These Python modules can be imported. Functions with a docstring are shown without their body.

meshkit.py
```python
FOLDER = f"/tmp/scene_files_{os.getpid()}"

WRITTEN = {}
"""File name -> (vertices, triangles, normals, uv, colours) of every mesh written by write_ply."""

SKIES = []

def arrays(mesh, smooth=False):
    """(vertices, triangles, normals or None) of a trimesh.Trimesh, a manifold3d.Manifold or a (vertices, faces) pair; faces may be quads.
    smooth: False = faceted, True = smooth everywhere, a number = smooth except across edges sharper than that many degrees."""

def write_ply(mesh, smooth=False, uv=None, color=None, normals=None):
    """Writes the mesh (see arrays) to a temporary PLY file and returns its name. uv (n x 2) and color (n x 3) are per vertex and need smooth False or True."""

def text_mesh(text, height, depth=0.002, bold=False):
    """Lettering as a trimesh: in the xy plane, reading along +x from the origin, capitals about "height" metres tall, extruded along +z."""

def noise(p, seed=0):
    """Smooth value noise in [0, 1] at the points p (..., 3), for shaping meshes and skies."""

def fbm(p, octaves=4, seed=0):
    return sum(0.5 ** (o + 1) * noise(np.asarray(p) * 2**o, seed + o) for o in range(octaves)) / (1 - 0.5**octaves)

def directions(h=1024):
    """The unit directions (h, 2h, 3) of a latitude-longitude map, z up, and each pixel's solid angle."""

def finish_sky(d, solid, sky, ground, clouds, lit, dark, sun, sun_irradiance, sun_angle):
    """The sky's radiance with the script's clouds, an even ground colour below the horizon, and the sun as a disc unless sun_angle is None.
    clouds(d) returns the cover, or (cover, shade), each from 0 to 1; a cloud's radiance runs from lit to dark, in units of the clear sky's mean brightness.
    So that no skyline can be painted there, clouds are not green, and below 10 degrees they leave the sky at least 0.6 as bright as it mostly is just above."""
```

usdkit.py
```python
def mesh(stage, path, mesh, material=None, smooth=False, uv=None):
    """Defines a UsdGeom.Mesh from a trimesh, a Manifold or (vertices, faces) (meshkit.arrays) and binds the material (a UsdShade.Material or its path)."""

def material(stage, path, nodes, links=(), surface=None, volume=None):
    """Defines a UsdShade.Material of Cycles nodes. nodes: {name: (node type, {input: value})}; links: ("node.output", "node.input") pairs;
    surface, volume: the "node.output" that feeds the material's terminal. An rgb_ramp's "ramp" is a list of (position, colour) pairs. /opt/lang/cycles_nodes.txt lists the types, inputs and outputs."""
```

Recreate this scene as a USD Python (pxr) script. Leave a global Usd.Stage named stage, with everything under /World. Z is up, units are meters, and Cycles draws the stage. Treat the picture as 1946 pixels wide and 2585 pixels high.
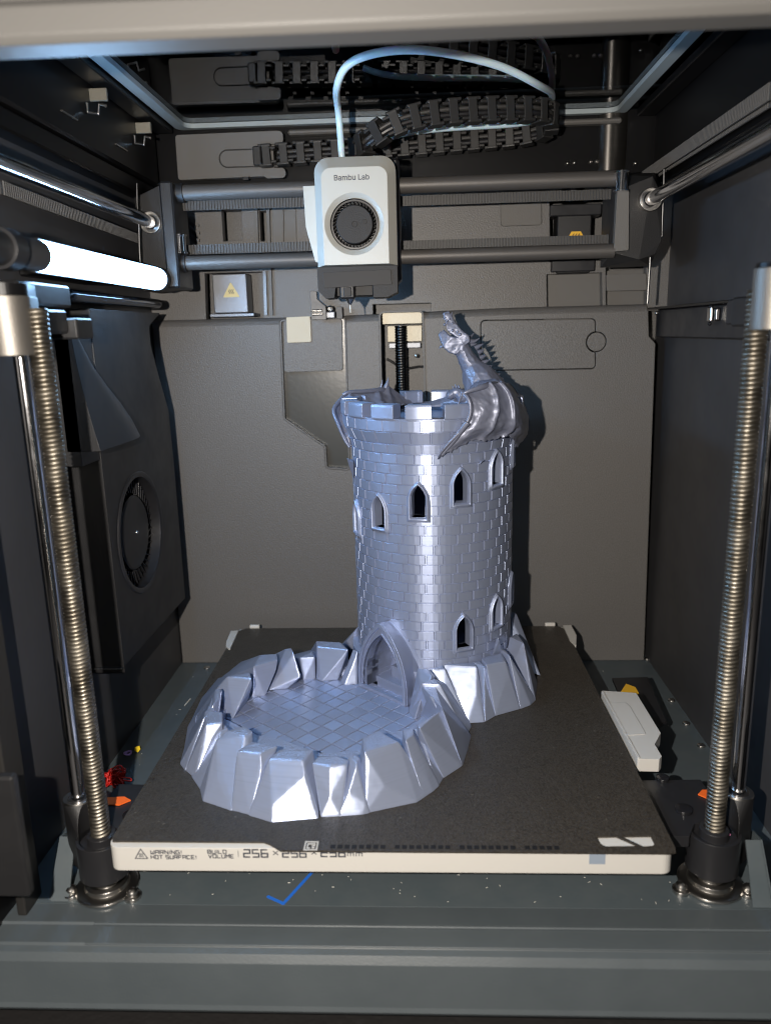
import math, random
import numpy as np, trimesh, shapely
import shapely.geometry as sg
from shapely import affinity
import manifold3d as m3
from scipy.interpolate import RectBivariateSpline, CubicSpline
import usdkit, meshkit
from pxr import Usd, UsdGeom, UsdLux, UsdShade, Gf, Sdf

rnd = random.Random(7)
stage = Usd.Stage.CreateInMemory()
UsdGeom.SetStageUpAxis(stage, UsdGeom.Tokens.z)
UsdGeom.SetStageMetersPerUnit(stage, 1.0)
UsdGeom.Xform.Define(stage, '/World')
stage.SetDefaultPrim(stage.GetPrimAtPath('/World'))
MM = 0.001      # every length below is written in millimetres

# ------------------------------------------------------------------ camera
cam = UsdGeom.Camera.Define(stage, '/World/camera')
cam.AddTransformOp().Set(Gf.Matrix4d(0.99885535, 0.04108045, -0.02450285, 0,
                                     0.01440577, 0.23011821, 0.97305605, 0,
                                     0.04561213, -0.97229523, 0.22926301, 0,
                                     0.0180256, -0.4431426, 0.2312673, 1))
cam.CreateHorizontalApertureAttr(36.0)
cam.CreateVerticalApertureAttr(36.0 * 1024 / 770)
cam.CreateFocalLengthAttr(35.96)
cam.CreateClippingRangeAttr(Gf.Vec2f(0.01, 20))
cam.CreateFStopAttr(11.0)
cam.CreateFocusDistanceAttr(0.47)
cam.CreateExposureAttr(0.0)

# ------------------------------------------------------------------ lamps
flash = UsdLux.SphereLight.Define(stage, '/World/camera_flash')
flash.CreateRadiusAttr(0.003)
flash.CreateIntensityAttr(32000)
flash.CreateColorAttr(Gf.Vec3f(1.0, 0.92, 0.83))
flash.AddTranslateOp().Set(Gf.Vec3d(-0.044, -0.448, 0.243))
# weak fill light added behind the camera; no such lamp is seen
fill = UsdLux.RectLight.Define(stage, '/World/fill_light')
fill.CreateWidthAttr(1.6); fill.CreateHeightAttr(1.2)
fill.CreateIntensityAttr(0.3)
fill.CreateColorAttr(Gf.Vec3f(0.86, 0.94, 1.0))
_d = np.array([0, 1.7, -1.1]); _d /= np.linalg.norm(_d)
_r = np.array([1., 0, 0]); _u = np.cross(_r, _d) * -1
_u = np.cross(-_d, _r)
fill.AddTransformOp().Set(Gf.Matrix4d(*_r, 0, *_u, 0, *(-_d), 0, 0.15, -1.7, 1.3, 1))

# ------------------------------------------------------------------ helpers
used = {}
OFF = {}
def numbered(path):
    n = used.get(path, 0); used[path] = n + 1
    return path if n == 0 else '%s_%03d' % (path, n)
def tag(prim, label=None, cat=None, group=None, kind=None):
    for k, v in (('label', label), ('category', cat), ('group', group), ('kind', kind)):
        if v: prim.SetCustomDataByKey(k, v)
    return prim
def thing(name, label, cat, loc=(0, 0, 0), group=None):
    p = numbered('/World/' + name)
    x = UsdGeom.Xform.Define(stage, p)
    x.AddTranslateOp().Set(Gf.Vec3d(*[float(a) * MM for a in loc]))
    tag(x.GetPrim(), label, cat, group)
    OFF[p] = np.array(loc, float)
    return p
def arr(m):
    if isinstance(m, m3.Manifold):
        q = m.to_mesh(); return np.array(q.vert_properties[:, :3], float), np.array(q.tri_verts)
    if isinstance(m, (tuple, list)): return np.asarray(m[0], float), np.asarray(m[1])
    return np.array(m.vertices, float), np.array(m.faces)
def part(parent, name, m, mat, smooth=False, label=None, kind=None):
    if isinstance(m, list): m = cat_(m)
    v, f = arr(m)
    p = numbered((parent or '/World') + '/' + name)
    off = OFF.get(parent, np.zeros(3)); OFF[p] = off
    prim = usdkit.mesh(stage, p, trimesh.Trimesh((v - off) * MM, f, process=False), M[mat], smooth=smooth).GetPrim()
    tag(prim, label, kind=kind)
    return p
def solo(name, m, mat, label, cat, smooth=False, group=None):
    p = part(None, name, m, mat, smooth); tag(stage.GetPrimAtPath(p), label, cat, group); return p
def struct(name, m, mat, parent=None, smooth=False):
    p = part(parent, name, m, mat, smooth)
    if parent is None: tag(stage.GetPrimAtPath(p), kind='structure')
    return p
def cat_(ms):
    V, F, n = [], [], 0
    for m in ms:
        v, f = arr(m); V.append(v); F.append(f + n); n += len(v)
    return trimesh.Trimesh(np.vstack(V), np.vstack(F), process=False)
def hull(pts):
    return m3.Manifold.hull_points(np.asarray(pts, float))
def box(x0, x1, y0, y1, z0, z1, b=0.0):
    if b <= 0:
        return hull([(x, y, z) for x in (x0, x1) for y in (y0, y1) for z in (z0, z1)])
    P = []
    for x, sx in ((x0, 1), (x1, -1)):
        for y, sy in ((y0, 1), (y1, -1)):
            for z, sz in ((z0, 1), (z1, -1)):
                P += [(x + sx * b, y + sy * b, z), (x + sx * b, y, z + sz * b), (x, y + sy * b, z + sz * b)]
    return hull(P)
def frame_of(d):
    d = np.asarray(d, float); d = d / np.linalg.norm(d)
    a = np.array([0, 0, 1.]) if abs(d[2]) < .9 else np.array([1., 0, 0])
    u = np.cross(a, d); u /= np.linalg.norm(u); return u, np.cross(d, u), d
def cyl(p0, p1, r0, r1=None, n=32):
    r1 = r0 if r1 is None else r1
    p0, p1 = np.array(p0, float), np.array(p1, float); u, v, d = frame_of(p1 - p0)
    a = np.arange(n) * 2 * np.pi / n
    ring = np.cos(a)[:, None] * u + np.sin(a)[:, None] * v
    return hull(np.vstack([p0 + r0 * ring, p1 + max(r1, 1e-3) * ring]))
def ball(c, r, n=1):
    s = trimesh.creation.icosphere(subdivisions=n, radius=r); return trimesh.Trimesh(s.vertices + np.array(c), s.faces, process=False)
def lathe(prof, p, d=(0, 0, 1), n=40):
    """prof: (radius, height) pairs turned about the axis d through p"""
    u, v, d = frame_of(d); a = np.arange(n) * 2 * np.pi / n
    ring = np.cos(a)[:, None] * u + np.sin(a)[:, None] * v
    V = np.vstack([np.array(p, float) + r * ring + h * d for r, h in prof]); F = []
    for k in range(len(prof) - 1):
        for i in range(n):
            j = (i + 1) % n
            F += [(k*n+i, k*n+j, (k+1)*n+j), (k*n+i, (k+1)*n+j, (k+1)*n+i)]
    return trimesh.Trimesh(V, F, process=False)
def spline(pts, n=60):
    pts = np.asarray(pts, float)
    t = np.r_[0, np.cumsum(np.sqrt(np.linalg.norm(np.diff(pts, axis=0), axis=1)))]
    return CubicSpline(t, pts)(np.linspace(0, t[-1], n))
def tube(path, r, n=12, caps=True):
    path = np.asarray(path, float); N = len(path)
    r = np.broadcast_to(np.asarray(r, float), (N,)) if np.ndim(r) == 0 else np.interp(np.linspace(0, 1, N), np.linspace(0, 1, len(r)), r)
    T = np.gradient(path, axis=0); T /= np.linalg.norm(T, axis=1)[:, None]
    u, v, _ = frame_of(T[0]); V = []; a = np.arange(n) * 2 * np.pi / n
    for k in range(N):
        u = u - T[k] * (u @ T[k]); u /= np.linalg.norm(u); w = np.cross(T[k], u)
        V.append(path[k] + r[k] * (np.cos(a)[:, None] * u + np.sin(a)[:, None] * w))
    V = np.vstack(V); F = []
    for k in range(N - 1):
        for i in range(n):
            j = (i + 1) % n
            F += [(k*n+i, k*n+j, (k+1)*n+j), (k*n+i, (k+1)*n+j, (k+1)*n+i)]
    if caps:
        V = np.vstack([V, path[:1], path[-1:]]); e = N * n
        for i in range(n):
            j = (i + 1) % n
            F += [(e, j, i), (e + 1, (N-1)*n + i, (N-1)*n + j)]
    return trimesh.Trimesh(V, F, process=False)
def poly(pts, holes=()):
    p = sg.Polygon(pts, holes); return p if p.is_valid else p.buffer(0)
def rpoly(pts, r=2.0):
    p = poly(pts); return p.buffer(-r, join_style='mitre').buffer(r, quad_segs=5)
def rrect(x0, x1, y0, y1, r):
    return sg.box(x0 + r, y0 + r, x1 - r, y1 - r).buffer(r, quad_segs=6)
def prism(p, d0, d1, axis='z'):
    """polygon extruded along an axis; polygon coordinates are the other two, in x, y, z order"""
    out = []
    for g in getattr(p, 'geoms', [p]):
        g = sg.polygon.orient(g)
        v, f = [np.asarray(q) for q in (None, None)] if False else (None, None)
        t = trimesh.creation.extrude_polygon(g, abs(d1 - d0), engine='earcut')
        V, F = np.array(t.vertices), np.array(t.faces); h = V[:, 2] + min(d0, d1)
        if axis == 'z': V = np.c_[V[:, 0], V[:, 1], h]
        elif axis == 'y': V = np.c_[V[:, 0], h, V[:, 1]]; F = F[:, ::-1]
        else: V = np.c_[h, V[:, 0], V[:, 1]]
        out.append(trimesh.Trimesh(V, F, process=False))
    return cat_(out)
def man(m):
    v, f = arr(m)
    t = trimesh.Trimesh(v, f, process=True)
    return m3.Manifold(m3.Mesh(np.asarray(t.vertices, np.float32), np.asarray(t.faces, np.uint32)))
def text(s, h, depth=0.15, bold=False):
    return meshkit.text_mesh(s, h, depth, bold)
def place(m, o, ux, uy):
    """flat lettering laid at o with its x along ux and y along uy"""
    v, f = arr(m); ux, uy = np.array(ux, float), np.array(uy, float); uz = np.cross(ux, uy)
    return trimesh.Trimesh(np.array(o, float) + v[:, :1] * ux + v[:, 1:2] * uy + v[:, 2:3] * uz, f, process=False)

# ------------------------------------------------------------------ materials
M = {}
def mat(name, color, rough=.45, metal=0., spec=.5, bump=None, bevel=0., var=None, rvar=None, extra=None, aniso=0.):
    """bump: (scale per metre, distance in mm); var: (second colour, scale) mixed by noise; rvar: (roughness 2, scale)"""
    N = {'p': ('principled_bsdf', {'base_color': color, 'roughness': rough, 'metallic': metal, 'specular_ior_level': spec, **(extra or {})}),
         'g': ('geometry', {})}
    L = []
    last = None
    if bevel:
        N['bv'] = ('bevel', {'radius': bevel * MM, 'samples': 4}); last = 'bv.bevel'
    if bump:
        N['bn'] = ('noise_texture', {'scale': float(bump[0]), 'detail': 2.0}); L.append(('g.position', 'bn.vector'))
        N['bm'] = ('bump', {'distance': bump[1] * MM, 'strength': 1.0}); L.append(('bn.fac', 'bm.height'))
        if last: L.append((last, 'bm.normal'))
        last = 'bm.normal'
    if last: L.append((last, 'p.normal'))
    if var:
        N['vn'] = ('noise_texture', {'scale': float(var[1]), 'detail': 5.0, 'roughness': .6}); L.append(('g.position', 'vn.vector'))
        N['vr'] = ('rgb_ramp', {'ramp': [(.35, color), (.7, var[0])]}); L += [('vn.fac', 'vr.fac'), ('vr.color', 'p.base_color')]
    if rvar:
        N['rn'] = ('noise_texture', {'scale': float(rvar[1]), 'detail': 5.0, 'roughness': .6}); L.append(('g.position', 'rn.vector'))
        N['rr'] = ('map_range', {'from_min': .35, 'from_max': .65, 'to_min': rough, 'to_max': rvar[0], 'clamp': True}); L += [('rn.fac', 'rr.value'), ('rr.result', 'p.roughness')]
    if aniso:
        N['tg'] = ('tangent', {'direction_type': 'radial', 'axis': 'z'}); L.append(('tg.tangent', 'p.tangent'))
        N['p'][1]['anisotropic'] = aniso
    M[name] = usdkit.material(stage, '/World/Looks/' + name, N, L, surface='p.BSDF')
mat('black_plastic', (.014, .014, .015), .5, bump=(1800, .10), bevel=.5, rvar=(.38, 40))
mat('black_smooth', (.016, .016, .018), .33, bevel=.5, rvar=(.45, 60))
mat('ceiling_black', (.005, .005, .0055), .35, spec=.2)
mat('black_gloss', (.012, .012, .014), .12, bevel=.4)
mat('panel', (.092, .0885, .085), .46, bump=(1000, .22), bevel=.8, var=((.145, .139, .133), 1400))
mat('panel_gloss', (.055, .055, .05), .25, bevel=.8, bump=(300, .03))
mat('grey_plastic', (.11, .105, .098), .5, bump=(1500, .08), bevel=.4)
mat('wall_paint', (.042, .042, .045), .44, bump=(900, .05), rvar=(.56, 22), var=((.034, .034, .036), 18))
mat('floor_paint', (.066, .084, .094), .40, bump=(700, .04), rvar=(.52, 35), var=((.078, .094, .102), 60))
mat('lip_plastic', (.072, .086, .094), .5, bump=(1200, .06), bevel=.6, rvar=(.42, 20), var=((.062, .075, .083), 30))
mat('lintel_plastic', (.10, .097, .092), .5, bump=(1200, .06), bevel=1.5)
mat('post_plastic', (.02, .019, .018), .5, bump=(900, .06), bevel=1.0)
mat('cream', (.57, .555, .52), .42, bevel=.6, bump=(800, .02))
mat('head_grey', (.43, .425, .385), .42, bevel=.8, bump=(1500, .03))
mat('head_dark', (.020, .0195, .020), .55, spec=.3, bump=(1500, .14), bevel=.5)
mat('head_panel', (.012, .012, .013), .5, spec=.25, bevel=.3)
mat('ink', (.05, .055, .07), .5)
mat('ink_black', (.02, .02, .022), .5)
mat('chrome', (.72, .72, .74), .10, 1.0, rvar=(.16, 50))
mat('steel', (.55, .53, .50), .28, 1.0, bevel=.3)
mat('steel_dark', (.10, .10, .10), .32, 1.0)

mat('brushed', (.22, .205, .185), .50, .85, bump=(1500, .10), bevel=.8)
mat('screw_steel', (.32, .295, .25), .36, 1.0, rvar=(.55, 90), var=((.16, .14, .11), 70))
mat('bright_metal', (.30, .28, .23), .5, .9, bump=(900, .12))
mat('carbon', (.085, .078, .072), .48, .3, bump=(1500, .05))
mat('belt', (.045, .044, .043), .55, bump=(1200, .05))
mat('chain', (.022, .0215, .021), .38, bevel=.4)
mat('ptfe', (.66, .76, .84), .30, extra={'subsurface_weight': .3, 'subsurface_scale': .003})
mat('seal', (.30, .35, .37), .45, bevel=.5)
mat('orange', (.85, .14, .02), .45)
mat('yellow_label', (.85, .48, .03), .45)
mat('pale_label', (.72, .62, .30), .45)
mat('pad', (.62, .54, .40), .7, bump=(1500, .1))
mat('violet', (.55, .36, .80), .4)
mat('yellow', (.85, .60, .02), .4)
mat('red', (.50, .015, .01), .4)
mat('pink', (.80, .28, .50), .45)
mat('blue', (.02, .14, .60), .45)
mat('sticker_grey', (.26, .31, .38), .5)
mat('chip', (.6, .58, .52), .5)
mat('table', (.010, .009, .009), .7, bump=(200, .6))
mat('motor', (.20, .21, .23), .42, .7, bevel=.4, bump=(700, .05))
# textured steel build plate: black powder coat, grain and glints painted in as paler cells
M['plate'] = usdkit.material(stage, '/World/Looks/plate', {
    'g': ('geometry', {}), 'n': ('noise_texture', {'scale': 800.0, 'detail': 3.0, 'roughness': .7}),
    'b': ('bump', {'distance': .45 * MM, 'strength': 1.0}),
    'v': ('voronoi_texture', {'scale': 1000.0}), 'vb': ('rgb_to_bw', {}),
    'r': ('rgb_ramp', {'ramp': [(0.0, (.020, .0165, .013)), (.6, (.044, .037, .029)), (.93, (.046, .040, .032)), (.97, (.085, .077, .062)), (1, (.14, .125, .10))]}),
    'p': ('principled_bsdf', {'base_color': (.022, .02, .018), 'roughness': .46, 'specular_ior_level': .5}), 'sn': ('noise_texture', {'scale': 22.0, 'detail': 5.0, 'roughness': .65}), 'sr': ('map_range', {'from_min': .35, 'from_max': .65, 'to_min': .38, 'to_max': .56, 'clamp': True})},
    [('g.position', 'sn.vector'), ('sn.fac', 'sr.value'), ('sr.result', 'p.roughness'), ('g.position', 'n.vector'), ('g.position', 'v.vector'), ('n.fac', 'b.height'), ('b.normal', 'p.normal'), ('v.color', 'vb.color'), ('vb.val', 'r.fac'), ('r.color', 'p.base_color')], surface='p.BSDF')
# silky slate-blue filament with printed layers
def silk(name, color, rough, metal, bev, layers, aniso=.75):
    N = {'g': ('geometry', {}), 'bv': ('bevel', {'radius': bev * MM, 'samples': 4}),
         'n': ('noise_texture', {'scale': 60.0, 'detail': 4.0}), 
         'c1': ('vector_math', {'math_type': 'cross_product', 'vector2': (.02, .03, 1.)}), 'c2': ('vector_math', {'math_type': 'cross_product'}), 'c3': ('vector_math', {'math_type': 'normalize'}),
         'mp': ('mapping', {'scale': (14., 14., 1100.)}), 'la': ('math', {'math_type': 'multiply_add', 'value2': .12, 'value3': rough - .06}), 'ln': ('noise_texture', {'scale': 1.0, 'detail': 2.0}),
         'b': ('bump', {'distance': layers * MM, 'strength': 1.0}),
         'sx': ('separate_xyz', {}), 'tm': ('map_range', {'from_min': .9, 'from_max': .97, 'to_min': 0., 'to_max': 1., 'clamp': True}),
         'tn': ('noise_texture', {'scale': 900.0, 'detail': 2.0}), 'tp': ('math', {'math_type': 'multiply'}), 'b2': ('bump', {'distance': .35 * MM, 'strength': 1.0}),
         'p': ('principled_bsdf', {'base_color': color, 'roughness': rough, 'metallic': metal, 'anisotropic': aniso})}
    L = [('g.position', 'n.vector'), ('ln.fac', 'la.value1'), ('la.value', 'p.roughness'), ('bv.bevel', 'c1.vector1'), ('bv.bevel', 'c2.vector1'), ('c1.vector', 'c2.vector2'), ('c2.vector', 'c3.vector1'), ('c3.vector', 'p.tangent'),
         ('g.position', 'mp.vector'), ('mp.vector', 'ln.vector'), ('ln.fac', 'b.height'), ('bv.bevel', 'b.normal'),
         ('g.normal', 'sx.vector'), ('sx.z', 'tm.value'), ('g.position', 'tn.vector'), ('tn.fac', 'tp.value1'), ('tm.result', 'tp.value2'), ('tp.value', 'b2.height'), ('b.normal', 'b2.normal'), ('b2.normal' if name == 'silk_rock' else 'b.normal', 'p.normal')]
    M[name] = usdkit.material(stage, '/World/Looks/' + name, N, L, surface='p.BSDF')
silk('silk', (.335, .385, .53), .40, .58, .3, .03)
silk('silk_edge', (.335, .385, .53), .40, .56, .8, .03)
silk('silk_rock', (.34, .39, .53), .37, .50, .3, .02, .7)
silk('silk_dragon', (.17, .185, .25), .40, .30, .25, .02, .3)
silk('corner_gloss', (.10, .095, .088), .36, .9, .3, .0, .8)
# lamp tube, glass
M['lamp'] = usdkit.material(stage, '/World/Looks/lamp', {'e': ('emission', {'color': (.34, .62, 1.0), 'strength': 62.0})}, [], surface='e.emission')
M['glass'] = usdkit.material(stage, '/World/Looks/glass', {
    't': ('transparent_bsdf', {'color': (.80, .84, .86)}), 's': ('glossy_bsdf', {'color': (.95, .97, 1.), 'roughness': .0}),
    'f': ('fresnel', {'IOR': 1.5}), 'm': ('mix_closure', {})},
    [('f.fac', 'm.fac'), ('t.BSDF', 'm.closure1'), ('s.BSDF', 'm.closure2')], surface='m.closure')
# ================================================================== the setting: the printer's chamber
XL, XR, YB, ZF = -186., 204., 155., -39.
struct('table', box(-900, 900, -800, 500, -112, -92), 'table')
struct('floor', box(XL - 6, XR + 6, -126, 200, ZF - 8, ZF), 'floor_paint')
struct('wall_left', box(XL - 8, XL, -118, 200, ZF - 6, 381), 'wall_paint')
struct('wall_right', box(XR, XR + 8, -118, 200, ZF - 6, 381), 'wall_paint')
wb = struct('wall_back', box(XL - 6, XR + 6, 186, 196, ZF - 6, 392), 'panel')
# front lip below the door opening: a stepped moulding
lip = thing('front_lip', 'dark grey stepped plastic front lip along the bottom of the printer opening', 'printer trim', (9, -160, -66))
P = [(-125.8, -46), (-125.8, ZF - .3), (-138.6, -38.4), (-139.4, -39.4), (-149.6, -39.9), (-150.4, -40.9), (-153.4, -41.8), (-155.5, -45), (-158.6, -64.4), (-159.5, -66.5), (-158, -69), (-126, -69)]
part(lip, 'moulding', prism(poly(P), -184, 206, 'x'), 'lip_plastic')
part(lip, 'ridge', cyl((-139, -139.2, -38.9), (186, -139.2, -38.9), .8, n=10), 'lip_plastic')
part(lip, 'bead', cyl((-139, -150, -40.1), (186, -150, -40.1), .5, n=10), 'lip_plastic')
# lintel across the top of the opening
lin = thing('door_lintel', 'light grey plastic beam across the top of the printer opening', 'printer trim', (9, -175, 330))
part(lin, 'beam', box(-230, 250, -182, -166, 321, 333.4, 2.2), 'lintel_plastic')
part(lin, 'trim_rail', box(-230, 250, -180, -166.5, 334.2, 352, 2.5), 'lintel_plastic')
# posts beside the opening
pl = thing('front_post', 'dark front post at the left edge with a pale lower panel', 'printer trim', (-190, -165, 130))
part(pl, 'post', box(-214, XL + 2, -146, -118.5, -60, 330, 1.5), 'ceiling_black')
part(pl, 'strip', box(-178.5, -174, -135, -119, -38.8, 300, .6), 'post_plastic')
part(pl, 'door_panel', box(-214, -151.5, -200, -196, -60, 300, 1.2), 'post_plastic') if False else None
pp = part(pl, 'lower_panel', box(-226, -149.5, -170, -165, 1, 58, 1.0), 'black_plastic')
for k, s in enumerate(('WARNING', 'PLUG')):
    part(pl, 'lettering', place(text(s, 1.3), (-169.5 + .8 * k, -170.15, 28.2 - 2.4 * k), (1, 0, 0), (0, 0, 1)), 'ink_black')
pr_ = thing('front_post', 'brownish dark front post at the right edge of the opening', 'printer trim', (205, -160, 20))
part(pr_, 'post', box(178.5, 226, -172, -160, -60, 15, 1.5), 'post_plastic')
part(pr_, 'corner', box(196, 226, -158, -118.5, -60, 330, 1.5), 'ceiling_black')
# back cover panel with slot and chute
hole = [(-11.3,245.7), (22.5,245.8), (23.6,165.6), (-11.6,166.3)]
slot = rpoly(hole, 4)
outer = poly([(XL + 1, (-159.1,243.3)[1]), (-52.7,243), (86.4,245.9), (188.3,245.9), (190.2,222.4), (195.3,216.9), (200, ZF + .4), (XL + 1, ZF + .4)])
chute = rpoly([(-87,241.5), (-36.2,242.3), (-36.9,124.1), (-56.6,125.9), (-57,143.3), (-88,165.7)], 3)
back = thing('back_cover', 'large dark grey textured cover panel behind the tower', 'printer panel', (9, YB, 100))
lab = rpoly([(65.1,237), (150.3,236.2), (151.7,199.5), (65.9,200)], 3)
lab_c = sg.Point((151.7,219.3)).buffer(7.2, quad_segs=10)
inlay = lab.union(lab_c)
tops = [(XL + 1, (-159.1,243.3)[1]), (-52.7,243), (86.4,245.9), (188.3,245.9)]
face = outer.difference(poly([(tops[0][0] - 1, tops[0][1] - 5), (tops[1][0], tops[1][1] - 5), (tops[2][0], tops[2][1] - 5), (tops[3][0] + 1, tops[3][1] - 5), (tops[3][0] + 1, 260), (tops[0][0] - 1, 260)]))
for p_, q_ in zip(tops, tops[1:]):
    rx = [(p_[0], q_[0])] if not (p_[0] < -14 < q_[0]) else [(p_[0], -51), (-7, q_[0])] if False else [(p_[0], q_[0])]
    for x0, x1 in rx:
        zz = lambda x: p_[1] + (q_[1] - p_[1]) * (x - p_[0]) / (q_[0] - p_[0])
        P_ = []
        for x in (x0, x1): P_ += [(x, YB, zz(x) - 5.1), (x, YB + .8, zz(x) - 2.6), (x, YB + 2.6, zz(x) - .7), (x, YB + 5, zz(x)), (x, YB + 9, zz(x)), (x, YB + 9, zz(x) - 5.1)]
        roll = hull(P_) - man(prism(slot.union(chute), YB - 3, YB + 20, 'y'))
        part(back, 'rolled_edge', roll, 'panel', smooth=35)
part(back, 'panel', prism(face.difference(slot).difference(chute).difference(lab.buffer(.35)).difference(lab_c.buffer(.35)), YB, YB + 9, 'y'), 'panel')
part(back, 'inlay', prism(lab.difference(lab_c.buffer(.35)).buffer(-.35), YB + .25, YB + 6, 'y'), 'panel')
part(back, 'round_plug', prism(lab_c.buffer(-.35), YB + .3, YB + 6, 'y'), 'panel')
part(back, 'slot_rim', prism(slot.difference(slot.buffer(-1.3)), YB - 1.2, YB + 8, 'y'), 'grey_plastic')
part(back, 'seam_plate', box(XL + 2, 199, YB + 9.2, YB + 11, ZF, 150), 'black_plastic')
ch = thing('waste_chute', 'glossy recessed waste chute with slanted bottom left of the slot', 'printer panel', (-50, YB, 200))
part(ch, 'back_plate', prism(chute.buffer(-.3), YB + 5.5, YB + 8.8, 'y'), 'panel_gloss')
part(ch, 'side_wall', prism(chute.buffer(-.2).difference(chute.buffer(-1.4)), YB - .4, YB + 5.4, 'y'), 'panel')
part(ch, 'step', prism(rpoly([(-83.9,240.7), (-39.4,241), (-40.2,202.4), (-85.6,202)], 2), YB + 1, YB + 5.4, 'y'), 'panel')
solo('beige_pad', prism(rpoly([(-81.3,243), (-63.3,243.3), (-63.4,224.5), (-81.6,224.2)], .8), YB - .8, YB + .9, 'y'), 'pad', 'small beige square pad at the top of the waste chute', 'wiper pad')  # plain beige square laid on the panel
# things seen through the slot
zb = thing('slot_bracket', 'shiny galvanised bracket behind the slot at the top of the rear screw', 'bracket', (6, 168, 235))
part(zb, 'flange', box((-9.2,239.7)[0], (21.4,238.9)[0], 160, 176, (6.4,235.8)[1], (6.6,244.8)[1], .5), 'bright_metal')
part(zb, 'web', box((-6,239.7)[0], (21.1,239)[0], 176.2, 178, (6,222.5)[1], (6.2,234.9)[1], .3), 'bright_metal')
part(zb, 'clip', box((-5.2,239.7)[0], (20,239.1)[0], 177, 181, (5.9,217.5)[1], (6,221.8)[1], .4), 'motor')
part(zb, 'screw', lathe([(0, 0), (1.6, 0), (1.6, 1.5), (.1, 2)], (16.7,176,211.5), (0, -1, 0), 12), 'steel')
solo('slot_cable', tube(spline([(-7.3,183,209.3), (-0,182,204.9), (7.3,181,201.8), (15.1,182,202.3), (21.7,183,202.5)], 20), 1.0, 8), 'black_smooth', 'thin black cable crossing behind the rear screw slot', 'cable')
# upper back wall above the cover
up = thing('gantry_backing', 'grey upper back panel behind the gantry rods', 'printer panel', (9, 166, 300))
pane = poly([(XL, 236), (XR, 236), (XR, 381), (XL, 381)])
H = [poly([(-144.4,322.6), (-143.5,337.7), (-133.5,337.3), (-136.7,291.8), (-146.6,291.1)]) if False else None,
     poly([(-126.7,321.7), (-111.8,321.6), (-112.2,300.1), (-126.9,299.5)]),
     poly([(-98.3,320.2), (-91.4,320.3), (-91.6,298.8), (-98.6,298.7)]),
     poly([(-142.8,277), (-98.9,277.1), (-100.3,231.5), (-144.9,231.9)]),
     poly([(114.8,325.4), (161.4,325.9), (164.8,278.4), (116.6,277.8)]),
     poly([(114.1,269.3), (155,269.5), (157.4,225.2), (115.8,226.3)]),
     poly([(157.3,278.6), (187,279.1), (190.2,224.5), (159.8,225.2)])]
H = [h for h in H if h is not None]
lower = poly([(XL, 241), (-16, 241), (-16, 251), (28, 251), (28, 241), (XR, 241), (XR, 330), (XL, 330)])
for h in H: lower = lower.difference(h)
part(up, 'panel', prism(lower, 160, 168, 'y'), 'panel')
part(up, 'top_panel', box(XL, XR, 166, 170, 330.3, 381), 'ceiling_black')
part(up, 'pocket', prism(poly([(112.3,271.3), (188.7,271.2), (190.9,231.2), (114.2,233.1)]), 170, 173, 'y'), 'grey_plastic')
part(up, 'raised_tile', prism(rpoly([(79,331.3), (108.3,331.3), (109.3,304), (79.9,303.9)], 2), 157, 160, 'y'), 'grey_plastic')
part(up, 'raised_tile', prism(rpoly([(157.9,268), (187,267.8), (188,256), (158.8,256.1)], 1), 159, 163, 'y'), 'grey_plastic')
part(up, 'raised_tile', prism(rpoly([(-87.9,320.5), (-80,320.6), (-81.4,289.1), (-89.4,289)], 1), 157.5, 160, 'y'), 'grey_plastic')
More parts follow.
